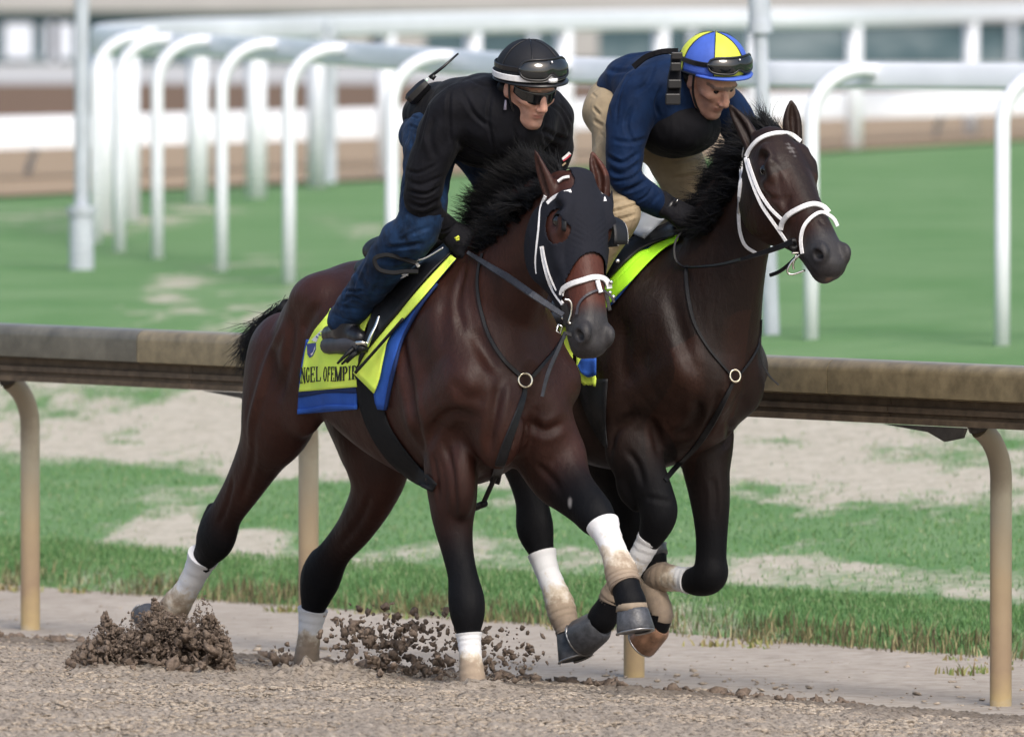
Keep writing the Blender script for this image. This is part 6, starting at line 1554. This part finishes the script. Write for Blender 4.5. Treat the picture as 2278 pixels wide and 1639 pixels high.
# peak, white band, goggles
m = MB(); pk = [spA(q, -.09, .022 * math.cos(q) ** 2 + .004) for q in np.linspace(-1.25, 1.25, 16)]; pi_ = [spA(q, -.05, -.004) for q in np.linspace(-1.25, 1.25, 16)]
m.add(pk + pi_, [(i, i + 1, 17 + i, 16 + i) for i in range(15)]); o = m.build('peak', M['plastic'], hel); md = o.modifiers.new('thickness', 'SOLIDIFY'); md.thickness = .006
m = MB(); qs = np.linspace(-2.6, 2.6, 50); pts = [spA(q, .06, .0035) for q in qs]; ce = np.mean(pts, 0); m.ribbon(pts, [unit(p - ce) for p in pts], .021, .002); m.build('white_band', M['white_strap'], hel, smooth=False)
goA = goggle(spA, rA, -.90, .90, .04, .58, .010)
m = MB(); m.tube([spA(0.02, -.02, .012), spA(.02, .07, .014)], .010, 8, side=lhA, asp=1.8); m.build('nose_piece', M['white_strap'], goA)
m = MB(); m.tube([spA(0.03, .45, .02), spA(.03, .50, .02)], .003, 6); m.build('mark', M['white_strap'], goA)
# sunglasses across the eyes
def shades(C, f, l, u, parent):
    V = []; nu, nv = 24, 6
    for i in range(nu):
        t = -1 + 2 * i / (nu - 1); q = t * 1.28; h = .025 * (1 - .35 * abs(t) ** 3) ; nose = .010 * math.exp(-(t / .12) ** 2)
        for j in range(nv):
            w = j / (nv - 1); z = .032 - h * 1.95 * w * (1 - .25 * abs(t)) + 0 ; z = z + nose * w * 1.6
            V.append(C + f * (.004 + .094 * math.cos(q)) + l * (.082 * math.sin(q)) + u * z)
    F = np.array([(i * nv + j, (i + 1) * nv + j, (i + 1) * nv + j + 1, i * nv + j + 1) for i in range(nu - 1) for j in range(nv - 1)])
    o = mesh('sunglasses', V, F, M['lens'], parent); md = o.modifiers.new('thickness', 'SOLIDIFY'); md.thickness = .003; return o
shades(CA, fA, lhA, uA, rA)
qh = lambda C, f, l, u, x, y, z: C + f * x + l * y + u * z
def eyes_h(C, f, l, u, parent):
    for sy in (-1, 1):
        bm = bmesh.new(); bmesh.ops.create_icosphere(bm, subdivisions=2, radius=.0115, matrix=Matrix.Translation(Vector(qh(C, f, l, u, .0745, sy * .031, .012)))); me = bpy.data.meshes.new('eye'); bm.to_mesh(me); bm.free(); link('eye', me, M['eye'], parent)
eyes_h(CA, fA, lhA, uA, rA)
def chinstrap(C, f, l, u, parent, sy):
    m = MB(); m.tube(crom([qh(C, f, l, u, .0, sy * .083, .03), qh(C, f, l, u, .022, sy * .078, -.03), qh(C, f, l, u, .045, sy * .052, -.085), qh(C, f, l, u, .060, sy * .012, -.122)], 5), .004, 6); m.build('chin_strap', M['plastic'], parent)
for sy in (-1, 1): chinstrap(CA, fA, lhA, uA, rA, sy)
S = Sculpt(); S.chain([(qh(CA, fA, lhA, uA, -.045, -.070, -.015), .022), (qh(CA, fA, lhA, uA, -.05, -.066, -.05), .016)], .02); S.chain([(qh(CA, fA, lhA, uA, -.09, 0, -.02), .035), (qh(CA, fA, lhA, uA, -.055, -.055, -.03), .022)], .02); V, F = S.build(.006); mesh('hair', V, F, M['hair'], rA)
# small pale buff below the ear, sleeve patch
m = MB(); m.tube([P(*z1(748, 470), CA[1] - .05), P(*z1(744, 530), CA[1] - .05)], [.003, .0055], 8); m.build('neck_buff', M['buff'], rA)
cp = B_(1258, 350, .26); 
strap('sleeve_patch', [(1092, 830), (1115, 812), (1138, 790)], None, 8, M['white_strap'], rA, z=z1, free=(cp[1] - .05, cp[1] - .05), th=.003)
strap('sleeve_patch', [(1096, 838), (1120, 822), (1140, 800)], None, 4, M['red'], rA, z=z1, free=(cp[1] - .054, cp[1] - .054), th=.003)
strap('sleeve_patch', [(1090, 868), (1112, 850)], None, 4, M['khaki'], rA, z=z1, free=(cp[1] - .05, cp[1] - .05), th=.003)
# radio
rad = empty('two_way_radio', B_(927, 205, -.12), 'black two way radio with a stubby aerial clipped at the small of the rider\'s back', 'radio')
DR = B_(927, 205, -.13)[1] - .03
m = MB(); a_, b_ = P(*z1(160, 480), DR), P(*z1(275, 365), DR); m.tube(crom([a_, (a_ + b_) / 2, b_], 4), [.020, .029, .030, .030, .030, .030, .029, .027, .022], 8, asp=.8); m.build('radio_case', M['plastic'], rad, autos=30)
m = MB(); m.tube([P(*z1(285, 335), DR), P(*z1(370, 270), DR), P(*z1(460, 190), DR + .02)], [.006, .005, .0035], 8); m.build('aerial', M['plastic'], rad)
m = MB(); m.tube([P(*z1(268, 345), DR - .03), P(*z1(276, 345), DR - .03)], .003, 6); m.build('indicator', M['green_light'], rad)
m = MB(); m.tube([P(*z1(300, 345), DR), P(*z1(318, 320), DR)], .008, 8); m.build('knob', M['plastic'], rad)
# loop of stirrup leather behind the knee
m = MB(); DL = B_(850, 600, -.33)[1] - .04
pts = crom([P(*z3(*p), DL) for p in ((815, 215), (740, 190), (660, 170), (600, 180), (585, 205), (610, 250), (680, 268), (760, 262), (830, 262))], 4)
m.ribbon(pts, np.tile([.2, -1, .3], (len(pts), 1)), .016, .006); m.build('looped_strap', M['strapcloth'], sdA, smooth=False)

# ------------------------------------------------------------------ rider B
rB = empty('person', FB.w(-.35, 0, 1.65), 'rider in navy top, khaki trousers and yellow and blue helmet', 'person', 'exercise riders')
fr = FB; B_ = lambda u, v, y: fr.px((u, v), y)
fB, lhB, uB = axes_of(R_(40), R_(-38), R_(7)); uB = uB if uB[2] > 0 else -uB
CB = B_(1581, 176, .0)
JB = dict(neck=B_(1535, 212, 0), chest=B_(1488, 225, 0), waist=B_(1420, 210, 0), pelvis=B_(1378, 225, 0),
          shR=B_(1420, 225, -.17), elR=B_(1388, 395, -.25), wrR=B_(1482, 458, -.11), shL=B_(1606, 250, .16), elL=B_(1660, 345, .24), wrL=B_(1600, 470, .10),
          hipR=B_(1365, 260, -.10), knR=B_(1385, 455, -.24), anR=B_(1290, 640, -.27), hipL=B_(1420, 270, .10), knL=B_(1535, 430, .24), anL=FB.w(-.8, .30, 1.28))
body(FB, CB, fB, lhB, uB, JB, 'skin', rB)
S = Sculpt()
S.chain([(B_(1405, 195, 0), .105), (B_(1440, 197, 0), .122), (B_(1475, 212, 0), .138), (B_(1500, 240, 0), .130)], .03, side=FB.L, asp=1.22)
S.ell(B_(1480, 262, 0), (.12, .13, .08), FB.M, .05)
S.chain([(B_(1520, 212, 0), .080), (B_(1545, 208, 0), .062)], .03, side=FB.L, asp=1.1)
S.chain([(B_(1480, 190, -.08), .095), (B_(1418, 222, -.18), .082), (B_(1394, 300, -.23), .070), (B_(1388, 375, -.255), .060), (B_(1403, 408, -.24), .053), (B_(1442, 440, -.18), .050), (B_(1474, 462, -.12), .036)], .035, sub=5)
S.chain([(B_(1530, 232, .08), .085), (B_(1612, 240, .17), .072), (B_(1650, 300, .22), .058), (B_(1655, 350, .235), .050), (B_(1630, 420, .18), .045), (B_(1605, 465, .10), .036)], .035, sub=5)
skin_garment(S, .0052, 'jacket', M['navy_jacket'], rB, .0042, 40, 13, [
    (z2, [(430, 300), (350, 380), (300, 520), (290, 640)], .008, .008), (z2, [(520, 280), (480, 380), (400, 440)], .010, .007), (z2, [(240, 300), (300, 330), (380, 320)], .009, .007), (z2, [(300, 230), (400, 240), (500, 210)], .009, .006),
    (z2, [(230, 420), (270, 520), (280, 600)], .009, .007), (z2, [(400, 500), (370, 620), (400, 740)], .012, .008), (z2, [(255, 800), (340, 830), (440, 770)], .009, .010), (z2, [(255, 870), (350, 890), (440, 830)], .009, .010),
    (z2, [(280, 940), (370, 930), (450, 870)], .009, .010), (z2, [(330, 1000), (410, 970), (480, 910)], .008, .009), (z2, [(400, 1060), (470, 1010), (530, 960)], .007, .007), (z2, [(290, 700), (380, 730), (470, 690)], .009, .008),
    (z2, [(470, 1100), (520, 1040), (580, 1000)], .006, .006), (z2, [(560, 400), (540, 500), (560, 600)], .009, .007)])
# black safety vest front, harness strap with buckles
S = Sculpt(); S.chain([(B_(1490, 266, .0), .125), (B_(1515, 270, 0), .112)], .03, side=FB.L, asp=1.12); S.ell(B_(1515, 290, 0), (.12, .14, .08), FB.M, .05)
skin_garment(S, .008, 'vest', M['vest'], rB, .003, 35, 5)
m = MB(); ring_ = [CB - uB * .118 - fB * .028 + lhB * math.sin(q) * .066 + fB * math.cos(q) * .070 for q in np.linspace(0, 2 * math.pi, 25)]
m.tube(ring_, .014, 8, side=uB, asp=1.6, caps=False); m.build('collar', M['navy_jacket'], rB)
DV = B_(1500, 200, -.16)[1] - .085
har = strap('shoulder_strap', [(640, 215), (636, 290), (628, 360), (625, 420), (618, 500)], None, [26, 24, 30, 32, 34], M['vest'], rB, z=z2, free=(DV, DV - .0, DV - .02, DV - .03), th=.018)
strap('shoulder_strap', [(400, 300), (470, 245), (560, 215), (650, 212)], None, 14, M['vest'], rB, z=z2, free=(DV + .02, DV), th=.010)
for (x_, y_, w_, h_) in ((642, 238, 26, 10), (636, 300, 24, 12), (630, 395, 30, 12), (620, 480, 34, 15)):
    m = MB(); m.box(P(*z2(x_, y_), DV - .052), (w_ / 668, .022, h_ / 668 * 1.7), np.eye(3)); o = m.build('buckle', M['plastic'], har, smooth=False); bv = o.modifiers.new('bevel', 'BEVEL'); bv.width = .004; bv.segments = 2
S = Sculpt()
S.chain([(B_(1378, 232, 0), .108), (B_(1365, 250, -.05), .098)], .03, side=FB.L, asp=1.15)
S.chain([(B_(1372, 255, -.09), .092), (B_(1368, 360, -.17), .072), (B_(1384, 455, -.24), .064), (B_(1375, 490, -.26), .068), (B_(1330, 570, -.27), .058), (B_(1290, 640, -.27), .050)], .03, sub=5)
S.chain([(B_(1430, 280, .09), .095), (B_(1490, 340, .17), .092), (B_(1530, 430, .23), .082), (B_(1500, 520, .26), .07), (FB.w(-.8, .30, 1.30), .052)], .03, sub=5)
skin_garment(S, .0052, 'trousers', M['khaki'], rB, .0042, 42, 19, [
    (z2, [(170, 450), (210, 480)], .006, .008), (z2, [(165, 520), (230, 560)], .006, .009), (z2, [(180, 590), (250, 640)], .006, .009), (z2, [(200, 660), (250, 720)], .006, .008),
    (z2, [(260, 1060), (340, 1050), (420, 1020)], .007, .010), (z2, [(260, 1110), (340, 1100), (430, 1070)], .007, .010), (z2, [(270, 1160), (340, 1150), (420, 1120)], .007, .009),
    (z2, [(560, 740), (660, 760), (760, 720)], .009, .010), (z2, [(600, 830), (680, 820), (780, 780)], .009, .009), (z2, [(620, 920), (700, 900), (790, 900)], .008, .009), (z2, [(780, 680), (800, 760), (760, 860)], .008, .008)])
bootm(B_(1283, 660, -.27), B_(1245, 690, -.27), B_(1310, 690, -.28), FB, rB, .034)
bootm(FB.w(-.81, .30, 1.26), FB.w(-.87, .30, 1.21), FB.w(-.69, .31, 1.21), FB, rB)
WB = B_(1488, 462, -.12)
gB_ = hand(WB, B_(1548, 500, -.06) - WB, FB.U * .7 - FB.L * .6, None, rB, 'glove', 1.12)
hand(B_(1600, 468, .10), B_(1620, 505, .06) - B_(1600, 468, .10), FB.U * .6 + FB.L * .7, None, rB, 'glove', 1.05, -1)
m = MB(); cd = unit(B_(1548, 500, -.06) - WB); m.tube([WB - cd * .008, WB + cd * .010], .037, 14); o = m.build('wristwatch', M['plastic'], rB)
m = MB(); m.tube([P(*z2(640, 1045), WB[1] - .045), P(*z2(645, 1050), WB[1] - .045)], .008, 8); m.build('watch_face', M['metal'], o)
hfB, hlB, huB = axes_of(R_(40), R_(-12), R_(6)); huB = huB if huB[2] > 0 else -huB
hel, spB = dome(CB, hfB, hlB, huB, (.128, .115, .118), (.010, 0, .048), rB, [M['helmet_yellow'], M['helmet_blue']], low=-.10, sect=6, rot=-math.pi / 6 - .22)
m = MB(); pk = [spB(q, -.09, .022 * math.cos(q) ** 2 + .004) for q in np.linspace(-1.25, 1.25, 16)]; pi_ = [spB(q, -.05, -.004) for q in np.linspace(-1.25, 1.25, 16)]
m.add(pk + pi_, [(i, i + 1, 17 + i, 16 + i) for i in range(15)]); o = m.build('peak', M['helmet_blue'], hel); md = o.modifiers.new('thickness', 'SOLIDIFY'); md.thickness = .006
goB = goggle(spB, rB, -.92, .92, .02, .46, .010)
m = MB(); m.tube([spB(0.0, .36, .018), spB(.0, .40, .018)], .0035, 6); m.build('mark', M['white_strap'], goB)
eyes_h(CB, fB, lhB, uB, rB)
for sy in (-1, 1): chinstrap(CB, fB, lhB, uB, rB, sy)
S = Sculpt(); S.chain([(qh(CB, fB, lhB, uB, -.035, -.074, -.01), .022), (qh(CB, fB, lhB, uB, -.03, -.072, -.04), .014)], .02); S.chain([(qh(CB, fB, lhB, uB, -.09, 0, -.02), .035), (qh(CB, fB, lhB, uB, -.055, -.055, -.03), .022)], .02); V, F = S.build(.006); mesh('hair', V, F, M['hair'], rB)
# pale grey saddle towel showing behind the knee
patch('towel', [(380, 375), (440, 300), (500, 225)], [(500, 420), (560, 370), (645, 285)], bvhB, .07, M['galv'], sdB, 10, 6, zs, th=.012)
